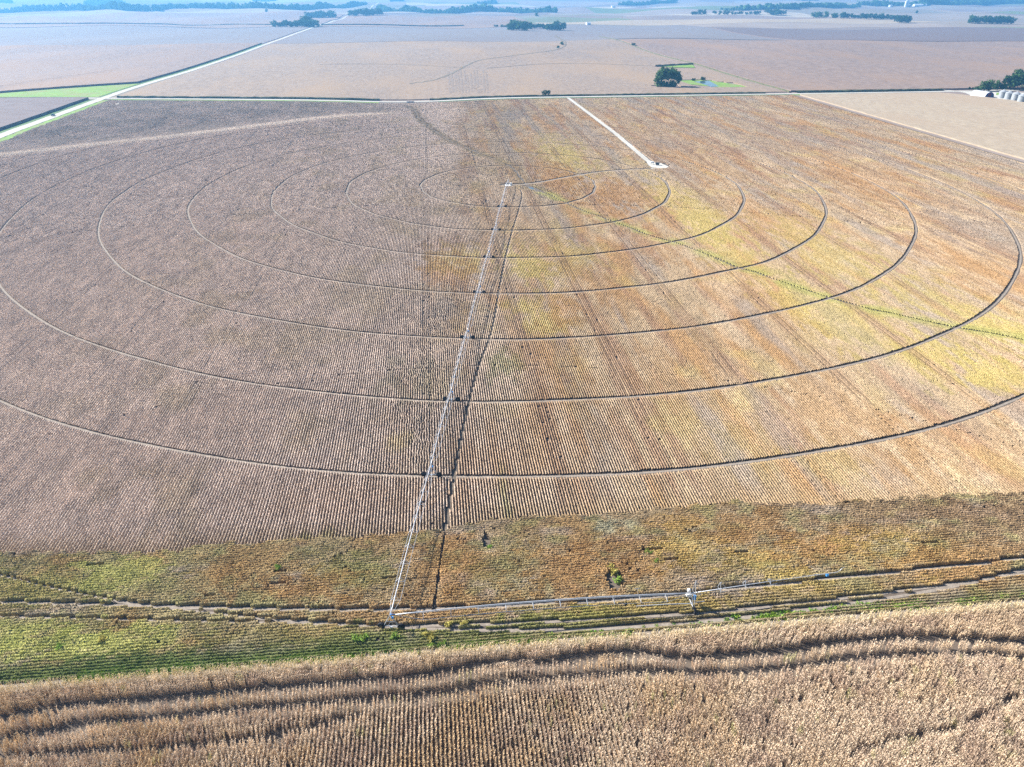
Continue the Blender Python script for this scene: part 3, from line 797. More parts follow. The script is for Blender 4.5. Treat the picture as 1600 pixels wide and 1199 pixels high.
def place_beans(name, X, Y, hx, hy, meshes, label, jit, sy=1.04):
    k = ~blocked(X, Y, hy, hx)
    X, Y = X[k], Y[k]
    # sprayer lines: plants knocked down
    dt = np.min(np.abs(np.abs(X[:, None] - TRAM[None, :] - 0.0) - 1.25), axis=1)
    tr = (dt < 0.38 + (hx - .3) * .6) & (fbm(X / 30, Y / 25, 77, 2) > 0.36)
    tr &= (Y > 190) | (rng.random(len(X)) < .5)
    k = ~(tr & (rng.random(len(X)) < np.where((X > -12) & (X < 42), .1, .03)))
    X, Y, tr = X[k], Y[k], tr[k]
    lod = np.exp(-((X - (-14 + (Y - 166) * .1)) / 13) ** 2) * sstep(150, 190, Y) * (1 - sstep(300, 330, Y)) * sstep(.38, .55, fbm(X / 7, Y / 9, 13))
    n = len(X)
    rot = np.zeros((n, 3)); rot[:, 2] = np.where(rng.random(n) < .5, 0, math.pi) + rng.normal(0, 0.05, n) + lod * rng.normal(0, 0.12, n)
    X = X + rng.normal(0, jit, n) + lod * ((fbm(X / 2.5, Y / 2.2, 111, 2) - .5) * .9)
    rot[:, 1] = lod * rng.normal(0, .08, n)
    scl = np.ones((n, 3)); hh = 0.8 + 0.4 * fbm(X / 12, Y / 12, 55); scl[:, 2] = hh * rng.uniform(.95, 1.05, n) * np.where(tr, np.where(X < -12, .86, .74), 1)
    scl[:, 0] = rng.uniform(.92, 1.08, n) * (0.95 + 0.35 * sstep(0, 80, X))
    scl[:, 1] = sy
    P = np.stack([X, Y, gz(X, Y)], 1)
    t = soy_tint(X, Y)
    t = t * np.where(tr, np.where(X < -12, .92, .82), 1)[:, None] * (1 - .12 * lod)[:, None]
    return scatter(name, P, rot, scl, t, rng.integers(0, len(meshes), n), meshes, M['leaf'], label, 'crop')
FX0, FX1, FY0, FY1 = -361, 446.5, 141, 929
near_m = [bean_segment(1, 1.0, 26, 0.085, 100 + i) for i in range(8)]
mid_m = [bean_segment(1, 2.0, 34, 0.12, 200 + i, core_div=0.5) for i in range(8)]
far_m = [bean_segment(2, 3.0, 30, 0.17, 300 + i, core_div=0.75) for i in range(8)]
rut_x, rut_y = [], []
x_, y_ = rows_points(FX0, FX1, FY0, FY1, 0.762, 1.0, 0, 260)
k = near_rut(x_, y_, 2.2); p, q = split(x_[k], y_[k], 0, .5, 1, 3); rut_x.append(p); rut_y.append(q); x_, y_ = x_[~k], y_[~k]
place_beans('bean_rows', x_, y_, 0.3, 0.5, near_m, 'near ripe bean rows running away from the end rows', 0.02)
x_, y_ = rows_points(FX0, FX1, FY0, FY1, 0.762, 2.0, 260, 470)
k = near_rut(x_, y_, 2.6); p, q = split(x_[k], y_[k], 0, 1.0, 1, 6); rut_x.append(p); rut_y.append(q); x_, y_ = x_[~k], y_[~k]
place_beans('bean_rows', x_, y_, 0.3, 1.0, mid_m, 'ripe bean rows in the middle of the irrigated circle', 0.025)
x_, y_ = rows_points(FX0, FX1, FY0, FY1, 1.524, 3.0, 470, 2000)
k = near_rut(x_, y_, 3.2); p, q = split(x_[k], y_[k], .762, 1.5, 2, 9); rut_x.append(p); rut_y.append(q); x_, y_ = x_[~k], y_[~k]
place_beans('bean_rows', x_, y_, 0.7, 1.5, far_m, 'far ripe bean rows up to the crossing road', 0.03)
rut_m = [bean_segment(1, .34, 9, 0.085, 700 + i, core_div=.17) for i in range(8)]
place_beans('bean_rows', np.concatenate(rut_x), np.concatenate(rut_y), 0.3, 0.17, rut_m, 'ripe bean plants lining the circular wheel tracks', 0.02)

# end rows across the near end of the field
HPATCH = []
OLV, LIM, BRN = (0.34, 0.31, 0.11), (0.46, 0.46, 0.14), (0.27, 0.18, 0.1)
ORA, YEL = (0.40, 0.24, 0.1), (0.45, 0.35, 0.1)
for px_, py_, rx, ry, c, s in [(60, 920, 14, 6, OLV, .8), (200, 900, 10, 6, LIM, .6), (150, 1010, 18, 4, LIM, .75), (60, 1010, 14, 5, LIM, .7), (40, 985, 14, 4, LIM, .5), (300, 1040, 26, 3, (0.12, 0.17, 0.05), .8), (120, 1050, 24, 2.5, (0.12, 0.17, 0.05), .8),
        (400, 880, 12, 10, ORA, .5), (560, 900, 10, 6, (0.25, 0.25, 0.08), .6), (480, 925, 14, 5, ORA, .7), (700, 880, 10, 10, ORA, .7), (800, 900, 8, 10, (0.3, 0.28, 0.1), .5), (620, 960, 20, 5, ORA, .6), (560, 1005, 12, 4, (0.2, 0.23, 0.07), .7), (420, 1000, 16, 3, (0.3, 0.26, 0.1), .6),
        (900, 900, 14, 9, ORA, .8), (1000, 860, 12, 8, ORA, .6), (1080, 850, 9, 7, YEL, .6), (1150, 830, 14, 7, ORA, .6), (1200, 880, 10, 5, YEL, .65), (1300, 860, 18, 7, ORA, .8), (1250, 910, 12, 3, YEL, .6), (1400, 860, 16, 7, YEL, .45), (1500, 880, 18, 7, ORA, .7), (1450, 800, 26, 6, BRN, .7), (1560, 820, 18, 9, BRN, .6),
        (945, 825, 3, 3, (0.45, 0.43, 0.3), .8), (985, 825, 2, 3, (0.45, 0.43, 0.3), .7), (1000, 955, 24, 3, (0.36, 0.27, 0.08), .7), (850, 975, 22, 3, (0.26, 0.26, 0.08), .7), (1250, 935, 26, 3, (0.4, 0.3, 0.1), .6), (760, 850, 2, 4, (0.5, 0.4, 0.3), .6), (700, 985, 16, 2, (0.24, 0.24, 0.08), .6)]:
    HPATCH.append((at(px_, py_), rx, ry, np.array(c), s))
def head_tint(x, y):
    n1 = fbm(x / 10, y / 7, 63); n2 = fbm(x / 5, y / 3.5, 65); nf = fbm(x / 1.6, y / 1.0, 67, 3)
    c = np.tile(np.array([0.38, 0.285, 0.17]), (len(x), 1))
    c = mixc(c, (0.40, 0.35, 0.16), (1 - sstep(-60, 0, x)) * 0.5)
    c = mixc(c, (0.42, 0.265, 0.11), sstep(0.45, 0.75, n1) * 0.6)
    c = mixc(c, (0.33, 0.31, 0.13), sstep(0.5, 0.75, n2) * 0.5)
    c = mixc(c, (0.4, 0.32, 0.26), sstep(0.55, 0.75, fbm(x / 12, y / 5, 69)) * 0.6)
    for p, rx, ry, col, s in HPATCH:
        d = np.hypot((x - p[0]) / rx, (y - p[1]) / ry) + (n2 - .5) * 1.6 + (nf - .5) * 1.8
        c = mixc(c, np.minimum(np.asarray(col) * 1.1, .8), .95 * s * (1 - sstep(0.3, 1.4, d)))
    c = mixc(c, (0.17, 0.21, 0.07), (1 - sstep(107, 113.5, y)) * (.25 + .6 * (1 - sstep(-30, 40, x))))
    return np.clip(c * (0.68 + 0.5 * nf)[:, None], 0.02, 0.8)
xs = np.arange(-170, 200, 0.9); ys = np.arange(EDGE_Y + 1.9, HEAD_Y + 3, 0.762)
X, Y = np.meshgrid(xs, ys); X = X + rng.uniform(0, .9, (len(ys), 1)); X = X.ravel(); Y = Y.ravel()
k = (Y <= head_edge(X)) & cull(X, Y, 260); X, Y = X[k], Y[k]
WASH = [(at(958, 905), 1.9, 2.6), (at(962, 918), 1.6, 1.3), (at(760, 848), 1.0, 3.2), (at(440, 896), 1.6, .35), (at(438, 914), 2.0, .35), (at(1020, 862), 2.6, .35), (at(1050, 876), 2.2, .35), (at(600, 890), 2.4, .35), (at(610, 905), 2.0, .35), (at(1450, 850), 3, .35), (at(1160, 866), 2, .35), (at(330, 935), 2, .4), (at(150, 885), 2, .35)]
near = near_rut(X, Y, 1.9) | (dist_poly(X, Y, HT_A) < 1.6) | (dist_poly(X, Y, HT_B) < 1.6) | (dist_poly(X, Y, TRAIL) < 1.6)
for p, rx, ry in WASH: near |= np.hypot(X - p[0], Y - p[1]) < max(rx, ry) + 1.5
def head_rows(name, X, Y, hx, meshes, label):
    k = ~blocked(X, Y, 0.26, hx)
    for p, rx, ry in WASH:      # washed out spots and short skips in the rows
        k &= np.hypot((X - p[0]) / rx, (Y - p[1]) / ry) + .5 * (vnoise(X / .8, Y / .8, 29) - .5) > 1
    k &= rng.random(len(X)) > 0.25 * sstep(.66, .8, fbm(X / 5, Y / 2, 71))
    X, Y = X[k], Y[k]; n = len(X)
    rot = np.zeros((n, 3)); rot[:, 2] = math.pi / 2 + np.where(rng.random(n) < .5, 0, math.pi) + rng.normal(0, .12, n)
    wide_ = fbm(X / 3, Y / 3, 75)
    scl = np.ones((n, 3)); scl[:, 0] = (.8 + 1.0 * wide_) * (0.72 + 0.4 * sstep(108, 116, Y)); scl[:, 2] = rng.uniform(.92, 1.08, n) * (0.7 + 0.45 * sstep(108, 118, Y)) * (0.75 + .5 * fbm(X / 4, Y / 3, 73))
    Yj = Y + rng.normal(0, .05, n) + .16 * (fbm(X / 2, Y / 2, 79) - .5)
    scatter(name, np.stack([X, Yj, gz(X, Y)], 1), rot, scl, head_tint(X, Y), rng.integers(0, 8, n), meshes, M['leaf'], label, 'crop')
head_m = [bean_segment(1, .6, 30, 0.08, 400 + i, width=0.24, h=0.8, wild=1.0, top=(.08, .92), core_div=.2) for i in range(8)]
head_s = [bean_segment(1, .36, 16, 0.075, 420 + i, width=0.24, h=0.8, wild=.9, top=(.08, .92), core_div=.17) for i in range(8)]
p, q = split(X[~near], Y[~near], .45, 0, 2, 1)
head_rows('bean_end_rows', p, q, .23, head_m, 'orange and green bean end rows across the near end of the field')
p, q = split(X[near], Y[near], .45, 0, 3, 1)
head_rows('bean_end_rows', p, q, .16, head_s, 'bean plants beside the ruts in the end rows')

# ------------------------------------------------------------------ standing corn in the foreground
def corn_segment(seed, plants=6, length=1.0):
    r = np.random.default_rng(seed)
    V, Fc, vals = [], [], []
    for i in range(plants):
        x0, y0 = r.normal(0, .04), ((i + .5) / plants - .5) * length + r.normal(0, .03)
        H = r.uniform(2.0, 2.5); lean = (r.normal(0, .03), r.normal(0, .06))
        P0 = Vector((x0, y0, 0)); P1 = Vector((x0 + lean[0] * H, y0 + lean[1] * H, H))
        k = len(V); w = 0.022
        for a in range(3):
            t = 2 * math.pi * a / 3
            V.append((P0.x + w * math.cos(t), P0.y + w * math.sin(t), 0)); V.append((P1.x + w * .5 * math.cos(t), P1.y + w * .5 * math.sin(t), H))
        for a in range(3):
            b = (a + 1) % 3
            Fc.append((k + 2 * a, k + 2 * b, k + 2 * b + 1, k + 2 * a + 1)); vals.append(r.uniform(.4, .8))
        base_t = r.uniform(0, 6.28)
        for l in range(8):
            h0 = (0.22 + 0.72 * l / 8) * r.uniform(.95, 1.05)
            c = P0.lerp(P1, h0); t = base_t + math.pi * l + r.normal(0, .5)
            d = Vector((math.cos(t), math.sin(t), 0)); sd = Vector((-math.sin(t), math.cos(t), 0))
            ln = r.uniform(.1, .22); wd = r.uniform(.04, .065); up = r.uniform(0.05, .28); dr = r.uniform(.15, .5)
            p1 = c + d * ln * .45 + Vector((0, 0, up * .6)); p2 = c + d * ln * .85 + Vector((0, 0, up * .6 - dr))
            k = len(V); v = r.uniform(.2, 1.0)
            for q, ww in ((c, wd * .7), (p1, wd), (p2, wd * .4)):
                V.append(tuple(q + sd * ww)); V.append(tuple(q - sd * ww))
            Fc += [(k, k + 1, k + 3, k + 2), (k + 2, k + 3, k + 5, k + 4)]; vals += [v, v * .9]
        # ear and tassel
        c = P0.lerp(P1, .48); t = r.uniform(0, 6.28)
        quad(V, Fc, vals, tuple(c + Vector((math.cos(t) * .06, math.sin(t) * .06, 0))), Vector((0.04, 0.02, 0)), Vector((math.cos(t) * .04, math.sin(t) * .04, .13)), r.uniform(.7, 1))
        for a in range(3):
            t = r.uniform(0, 6.28); d = Vector((math.cos(t) * .12, math.sin(t) * .12, .14))
            quad(V, Fc, vals, tuple(P1 + d * .8), Vector((-math.sin(t) * .02, math.cos(t) * .02, 0)), d, r.uniform(.5, .9))
    return leafy(V, Fc, vals)
corn_m = [corn_segment(500 + i) for i in range(10)]
G1 = [(-40, 1135), (0, 1126), (125, 1100), (265, 1096), (390, 1081), (500, 1071), (640, 1063), (687, 1052), (775, 1038), (875, 1033), (985, 1020), (1030, 1028), (1075, 1032), (1169, 1024), (1232, 1021), (1270, 1012), (1349, 1001), (1431, 1000), (1600, 1006), (1680, 1012)]
G2 = [(-40, 1163), (0, 1156), (156, 1131), (312, 1117), (390, 1111), (500, 1099), (594, 1095), (684, 1087), (731, 1075), (812, 1067), (919, 1055), (1000, 1050), (1131, 1055), (1244, 1044), (1300, 1033), (1394, 1026), (1469, 1022), (1544, 1022), (1600, 1032), (1690, 1046)]
G3 = [(-40, 1185), (120, 1178), (250, 1172), (390, 1160), (500, 1136), (560, 1117)]
G4 = [(1330, 1178), (1400, 1160), (1439, 1149), (1506, 1136), (1555, 1108), (1600, 1085)]
GAPS = [(smooth(ats(G1, .6), 1), .95), (smooth(ats(G2, .6), 1), .8), (smooth(ats(G3, .6), 1), .4), (smooth(ats(G4, .6), 1), .15)]
def corn_tint(x, y):
    n1 = fbm(x / 9, y / 9, 81); n2 = fbm(x / 3, y / 3, 83); nf = fbm(x / .9, y / .9, 85, 2)
    c = np.tile(np.array([0.69, 0.55, 0.405]), (len(x), 1))
    c = mixc(c, (0.58, 0.40, 0.2), sstep(.42, .7, n1) * .6 * (1 - sstep(10, 60, x) * .6))
    c = mixc(c, (0.45, 0.325, 0.245), sstep(.45, .75, n2) * .65)
    c = mixc(c, (0.40, 0.40, 0.15), sstep(.74, .84, fbm(x / 2, y / 2, 87)) * .6)
    c = mixc(c, (0.74, 0.62, 0.38), sstep(102.5, 105, y) * .8)  # north edge band painted paler for its sunlit tops
    return np.clip(c * (0.8 + 0.4 * nf)[:, None], .02, .85)
def place_corn():
    A = []
    xs = np.arange(-150, 190, 0.762); ys = np.arange(44, 99.2, 1.0)     # rows running away
    X, Y = np.meshgrid(xs, ys); X = X.ravel(); Y = Y.ravel() + rng.uniform(-.2, .2, X.size)
    lim = np.interp(X, GAPS[0][0][:, 0], GAPS[0][0][:, 1])
    k = Y < np.minimum(lim + .2, 99); A.append((X[k], Y[k], np.zeros(k.sum())))
    ys = np.arange(EDGE_Y - 0.3, 90, -0.762); xs = np.arange(-150, 190, 1.0)      # end rows
    X, Y = np.meshgrid(xs, ys); X = X.ravel() + rng.uniform(-.3, .3, X.size); Y = Y.ravel()
    lim = np.interp(X, GAPS[0][0][:, 0], GAPS[0][0][:, 1])
    k = Y > np.minimum(lim + .2, 99); A.append((X[k], Y[k], np.full(k.sum(), math.pi / 2)))
    X = np.concatenate([a[0] for a in A]); Y = np.concatenate([a[1] for a in A]); rz = np.concatenate([a[2] for a in A])
    k = cull(X, Y, 300)
    for g, w in GAPS:
        k &= dist_poly(X, Y, g) > w * (0.8 + .5 * vnoise(X / 6, Y / 6, 91)) + .25
    k &= rng.random(len(X)) > 0.015 + 0.3 * sstep(.7, .85, fbm(X / 4, Y / 4, 93))
    k &= Y < EDGE_Y + .5 * np.sin(X / 7) + .4
    X, Y, rz = X[k], Y[k], rz[k]; n = len(X)
    loose = sstep(.45, .6, fbm(X / 20, Y / 12, 95)) * (0.15 + .85 * sstep(25, 60, np.abs(X - 8)))
    X = X + rng.normal(0, .03, n) + loose * rng.normal(0, .16, n)
    rot = np.zeros((n, 3)); rot[:, 2] = rz + np.where(rng.random(n) < .5, 0, math.pi) + rng.normal(0, .05, n) + loose * rng.normal(0, .35, n)
    rot[:, 0] = rng.normal(0, .03, n); rot[:, 1] = rng.normal(0, .018, n) + loose * rng.normal(0, .05, n)
    scl = np.ones((n, 3)) * 1.0; scl[:, 2] = rng.uniform(.88, 1.08, n) * (.88 + .24 * fbm(X / 8, Y / 8, 97)); scl[:, 0] = rng.uniform(.85, 1.1, n)
    scatter('standing_corn', np.stack([X, Y, gz(X, Y)], 1), rot, scl, corn_tint(X, Y), rng.integers(0, len(corn_m), n), corn_m, M['corn_leaf'], 'ripe standing corn filling the foreground', 'crop')
place_corn()

# green grass at the foot of the corn, and along the ditch
def grass_clump(seed, n=26, r0=.5, h=.35):
    r = np.random.default_rng(seed); V, Fc, vals = [], [], []
    for i in range(n):
        t = r.uniform(0, 6.28); q = r0 * math.sqrt(r.random()); hh = h * r.uniform(.5, 1.2)
        d = Vector((r.normal(0, .5), r.normal(0, .5), 1)).normalized() * hh
        s = Vector((math.cos(t), math.sin(t), 0)) * .06
        quad(V, Fc, vals, (q * math.cos(t * 3), q * math.sin(t * 3), hh * .5), s, d * .5, r.uniform(.2, 1))
    return leafy(V, Fc, vals)
grass_m = [grass_clump(600 + i) for i in range(6)]
xs = rng.uniform(-130, 170, 5200); ys = EDGE_Y + 1.9 + rng.normal(0, .45, 5200) + 0.9 * sstep(40, 80, xs)
gd = fbm(xs / 14, ys / 3, 101)
k = (rng.random(5200) < sstep(.42, .6, gd) + .06) & cull(xs, ys, 260)
gx_, gy_ = xs[k], ys[k]; n = len(gx_)
cs = rng.uniform(0, 1, len(gx_))
gt = mixc(np.tile(np.array([0.11, 0.26, 0.03]), (n, 1)), (0.28, 0.36, 0.06), cs)
scatter('edge_grass', np.stack([gx_, gy_, gz(gx_, gy_)], 1), np.stack([np.zeros(n), np.zeros(n), rng.uniform(0, 6.28, n)], 1), np.repeat(rng.uniform(.6, 1.5, (n, 1)), 3, 1), gt, rng.integers(0, 6, n), grass_m, M['leaf'], 'bright green grass tufts along the corn edge', 'grass')
cp = resample(CREEK, .55); cn = len(cp)
off = rng.normal(0, 2.0, (cn, 2)); cp = cp + off
k = cull(cp[:, 0], cp[:, 1]) & (np.hypot(cp[:, 0] - 65.5, cp[:, 1] - 492) > 9) & (fbm(cp[:, 0] / 11, cp[:, 1] / 11, 23) > rng.uniform(.3, .62, cn)); cp = cp[k]; cn = len(cp)
low = (cp[:, 1] < 470).astype(float)
ct = mixc(np.tile(np.array([0.3, 0.22, 0.12]), (cn, 1)), (0.33, 0.31, 0.11), low * rng.uniform(.3, 1, cn))
scatter('ditch_weeds', np.stack([cp[:, 0], cp[:, 1], gz(cp[:, 0], cp[:, 1])], 1), np.stack([np.zeros(cn), np.zeros(cn), rng.uniform(0, 6.28, cn)], 1), rng.uniform(.3, 1.0, (cn, 1)).repeat(3, 1), ct, rng.integers(0, 6, cn), grass_m, M['leaf'], 'rough weeds and grass lining the winding ditch', 'weeds')

# ------------------------------------------------------------------ centre pivot irrigator
PZ = 3.75
root_z = float(gz(*PIV))
piv = empty('center_pivot_irrigator', (PIV[0], PIV[1], root_z))
tag(piv, 'long galvanised centre pivot irrigator on wheeled towers crossing the bean field', 'irrigator')
def W(x, y, z): return (x - PIV[0], y - PIV[1], z - root_z)
def span(p0, z0, p1, z1, nst, crown, drop, half, label=None):
    """arched pipe with V struts, cross bars and two truss rods underneath"""
    p0 = np.array(p0); p1 = np.array(p1); d = (p1 - p0) / np.linalg.norm(p1 - p0); nr = np.array([-d[1], d[0]])
    def pt(t, lat=0.0, dz=0.0):
        p = p0 + (p1 - p0) * t + nr * lat
        return W(p[0], p[1], z0 + (z1 - z0) * t + crown * 4 * t * (1 - t) + dz)
    sp = MB().tube([pt(t) for t in np.linspace(0, 1, 17)], 0.115, 8).build('span_pipe', M['galv'], piv, True)
    if label: sp['label'] = label
    ts = [(i + 1) / (nst + 1) for i in range(nst)]
    for lat in (-half, half):
        MB().tube([pt(0.005, lat * .12, -.1)] + [pt(t, lat, -drop) for t in ts] + [pt(.995, lat * .12, -.1)], 0.045, 5).build('truss_rod', M['galv'], sp)
    for t in ts:
        m = MB()
        m.tube([pt(t, 0, -.05), pt(t, -half, -drop)], 0.055, 5); m.tube([pt(t, 0, -.05), pt(t, half, -drop)], 0.055, 5)
        m.tube([pt(t, -half, -drop), pt(t, half, -drop)], 0.045, 5)
        m.build('strut', M['galv'], sp)
    # sprinklers along the top
    m = MB()
    for t in np.linspace(.04, .96, 16): m.tube([pt(t, 0, .08), pt(t, 0, .3)], .025, 4)
    m.build('sprinkler_outlets', M['galv'], sp)['kind'] = 'stuff'
    return sp
def wheel(c, ax, r=0.8, w=0.44):
    """tyre with lugs, rim as its own piece; ax = unit vector of the axle"""
    a = Vector((ax[0], ax[1], 0)); f = Vector((-ax[1], ax[0], 0)); u = Vector((0, 0, 1)); c = Vector(c)
    n = 28
    def ringmesh(prof):
        m = MB(); V = []; Fc = []
        for (rr, s) in prof:
            for k in range(n):
                t = 2 * math.pi * k / n
                V.append(c + a * s + f * (rr * math.cos(t)) + u * (rr * math.sin(t)))
        for i in range(len(prof) - 1):
            for k in range(n): Fc.append((i * n + k, i * n + (k + 1) % n, (i + 1) * n + (k + 1) % n, (i + 1) * n + k))
        return m.add(V, Fc)
    m = ringmesh([(.46, -w * .38), (r * .9, -w * .5), (r * .985, -w * .42), (r, 0), (r * .985, w * .42), (r * .9, w * .5), (.46, w * .38)])
    for k in range(14):
        for sgn in (-1, 1):
            t = 2 * math.pi * (k + .25 * sgn) / 14; rd = f * math.cos(t) + u * math.sin(t)
            m.tube([c + rd * (r * .985) + a * (sgn * w * .02), c + rd * (r * .975) + a * (sgn * w * .45)], .035, 4)
    ty = m.build('tyre', M['tyre'], piv, False)
    ringmesh([(0.02, .03), (.16, .05), (.4, .02), (.47, w * .3), (.47, -w * .3), (.4, -.02), (.16, -.05), (.02, -.03)]).build('rim', M['rim'], ty)
    return ty
def drive_tower(p, d, ztop, boxside=1):
    """d = span direction (2D). base beam lies across it, along the travel direction"""
    p = np.array(p); d = np.array(d); tv = np.array([-d[1], d[0]]); g = float(gz(*p))
    def T(l, s, z): q = p + tv * l + d * s; return W(q[0], q[1], g + z)
    bm = MB().tube([T(-1.75, 0, .82), T(1.75, 0, .82)], .1, 8).build('base_beam', M['galv'], piv)
    for l, s in ((-1.6, .28), (1.6, .28), (-1.6, -.28), (1.6, -.28)):
        MB().tube([T(l, s * .5, .86), T(l * .1, s * .9, ztop - .05)], .05, 6).build('leg', M['galv'], bm)
    MB().tube([T(-.85, 0, 2.1), T(.85, 0, 2.1)], .035, 5).build('cross_brace', M['galv'], bm)
    MB().tube([T(-.75, 0, .88), T(0, 0, 2.1)], .03, 5).tube([T(.75, 0, .88), T(0, 0, 2.1)], .03, 5).build('diagonal_brace', M['galv'], bm)
    q = T(.45 * boxside, .12, ztop - .35)
    MB().box(q, (.42, .3, .5), math.atan2(tv[1], tv[0])).build('tower_box', M['blue'], bm)
    m = MB(); m.box(T(0, .1, .66), (.55, .32, .32), math.atan2(tv[1], tv[0])); m.build('drive_motor', M['white'], bm)
    for s in (-1, 1):
        MB().box(T(1.9 * s, 0, .76), (.4, .26, .3), math.atan2(tv[1], tv[0])).build('gearbox', M['rim'], bm)
        wheel(T(2.1 * s, .0, .8), d)
    return bm
# pivot point: four legged frame with riser, elbow, panel and concrete pad
m = MB().box((0, 0, .12), (4.2, 4.2, .24)); m.build('concrete_pad', M['concrete'], piv)
fr = MB().box((0, 0, 3.15), (.7, .7, .1)).build('pivot_frame', M['galv'], piv)
for sx_ in (-1, 1):
    for sy_ in (-1, 1): MB().tube([(sx_ * 1.6, sy_ * 1.6, .24), (sx_ * .3, sy_ * .3, 3.15)], .07, 6).build('leg', M['galv'], fr)
for z, w in ((1.0, 1.26), (2.1, .78)):
    m = MB(); q = [(-w, -w, z), (w, -w, z), (w, w, z), (-w, w, z), (-w, -w, z)]
    for a, b in zip(q[:-1], q[1:]): m.tube([a, b], .035, 5)
    m.build('frame_brace', M['galv'], fr)
MB().tube([(0, 0, .1), (0, 0, 3.3), (0, 0, PZ - .1), (ux[0] * .5, ux[1] * .5, PZ + .05), (ux[0] * 1.2, ux[1] * 1.2, PZ)], .12, 8).build('riser_pipe', M['galv'], piv, True)
MB().lathe([(.0, 4.5), (.16, 4.48), (.2, 4.0), (.2, 3.8), (0, 3.8)], n=10).build('collector_ring', M['white'], piv)
MB().box((-1.5, -1.2, 1.5), (.7, .4, 1.0)).box((-1.5, -1.2, .6), (.1, .1, .9)).build('control_panel', M['white'], piv)
MB().box((1.9, .9, .95), (1.5, .9, 1.1)).build('generator_box', M['white'], piv)
prev, zp = PIV, root_z + PZ
for i, t in enumerate(TW):
    zt = float(gz(*t)) + PZ
    L_ = np.linalg.norm(t - prev)
    span(prev, zp, t, zt, int(round(L_ / 6.3)), .75, 1.25, 1.0)
    drive_tower(t, ux, PZ)
    prev, zp = t, zt
# corner arm: swings off the last tower, steered tower, cable hung boom, end gun
CT = np.array([50.8, 112.7]); cdir = (CT - t8) / np.linalg.norm(CT - t8)
zc = float(gz(*CT))
a0 = t8 + cdir * 1.0
jm = MB().tube([W(t8[0], t8[1], zp - .1), W(t8[0], t8[1], zp + .55), W(a0[0], a0[1], zp + .3)], .1, 8).build('swing_joint', M['blue'], piv, True)
span(a0, zp + .25, CT, zc + PZ + .1, 10, .9, 1.3, 1.0, 'corner arm pipe with struts reaching along the near end rows')
def C(s, l, z):
    q = CT + cdir * s + np.array([-cdir[1], cdir[0]]) * l
    return W(q[0], q[1], zc + z)
sb = MB().tube([C(0, -1.7, .85), C(0, 1.7, .85)], .11, 8).build('steering_beam', M['galv'], piv)
for l, s in ((-1.5, .3), (1.5, .3), (-1.5, -.3), (1.5, -.3)):
    MB().tube([C(s * .5, l, .88), C(s, l * .12, PZ)], .06, 6).build('leg', M['galv'], sb)
MB().tube([C(-.2, -.8, 2.1), C(.2, .8, 2.1)], .045, 5).build('cross_brace', M['galv'], sb)
MB().box(C(-.7, .5, 3.0), (1.1, .7, .55)).build('pump_housing', M['white'], sb)
MB().lathe([(0, .6), (.22, .56), (.38, .4), (.42, .15), (.38, -.1), (.28, -.2), (0, -.2)], C(-.85, .3, PZ + .5), 14).build('booster_pump', M['white'], sb, True)
MB().box(C(.55, 0, 2.5), (.5, .5, 1.2)).build('control_cabinet', M['blue'], sb)
MB().tube([C(.3, -.5, 1.6), C(2.6, -.5, 1.7)], .08, 6).build('steering_rod', M['galv'], sb)
MB().tube([C(-12.5, -.9, 2.2), C(-6, -.95, 2.15), C(-.1, -1.1, 1.9)], .09, 6).build('guide_arm', M['galv'], sb)
for l in (-2.0, 2.0): wheel(C(0, l, .8), (math.cos(.12), math.sin(.12)))
# boom with masts
END = np.array([85.2, 115.6]); bl = np.linalg.norm(END - CT); bdir = (END - CT) / bl
def B(s, l, z):
    q = CT + bdir * s + np.array([-bdir[1], bdir[0]]) * l
    return W(q[0], q[1], zc + z)
bo = MB().tube([B(0, 0, PZ + .1), B(bl * .5, 0, PZ + .25), B(bl - .6, 0, PZ + .1), B(bl, 0, PZ + .5)], .085, 8, .055).build('end_boom', M['galv'], piv, True)
heights = [(0.2, 3.4), (6.0, 1.9), (11.8, 1.3), (17.6, .8)]
for s, hh in heights:
    m = MB()
    for l in (-.75, .75): m.tube([B(s, l, PZ + .15), B(s + .05, 0, PZ + .15 + hh)], .085, 5)
    m.tube([B(s + 1.6, 0, PZ + .2), B(s + .05, 0, PZ + .15 + hh)], .065, 5)
    m.tube([B(s, -.75, PZ + .15), B(s, .75, PZ + .15)], .03, 5)
    m.tube([B(s - .2, -.75, PZ - .1), B(s + 1.6, -.6, PZ - .05)], .03, 5)
    m.build('mast', M['galv'], bo)
tops = [B(s + .05, 0, PZ + .15 + hh) for s, hh in heights] + [B(bl * .86, 0, PZ + .3)]
for a, b in zip(tops[:-1], tops[1:]): MB().tube([a, b], .03, 4).build('stay_cable', M['galv'], bo)
for l in (-.7, .7):
    MB().tube([B(0, l * .2, PZ - .1), B(12, l, PZ - .35), B(24, l * .4, PZ - .05)], .022, 4).build('stay_cable', M['galv'], bo)
MB().tube([B(bl, 0, PZ + .5), B(bl + .3, 0, PZ + .95), B(bl + 1.0, .1, PZ + 1.25)], .06, 6, .03).build('end_gun', M['galv'], bo)
MB().box(B(bl - 3.0, -.1, PZ - .25), (.5, .4, .5)).build('booster_box', M['blue'], bo)
br = C(-12.0, .0, PZ + .75)
MB().tube([br, (br[0] - .3, br[1] + .3, br[2] + 1.5)], .04, 5).tube([(br[0] - .9, br[1] + .3, br[2] + 1.45), (br[0] + .3, br[1] + .3, br[2] + 1.55)], .04, 5).build('cable_bracket', M['galv'], bo)

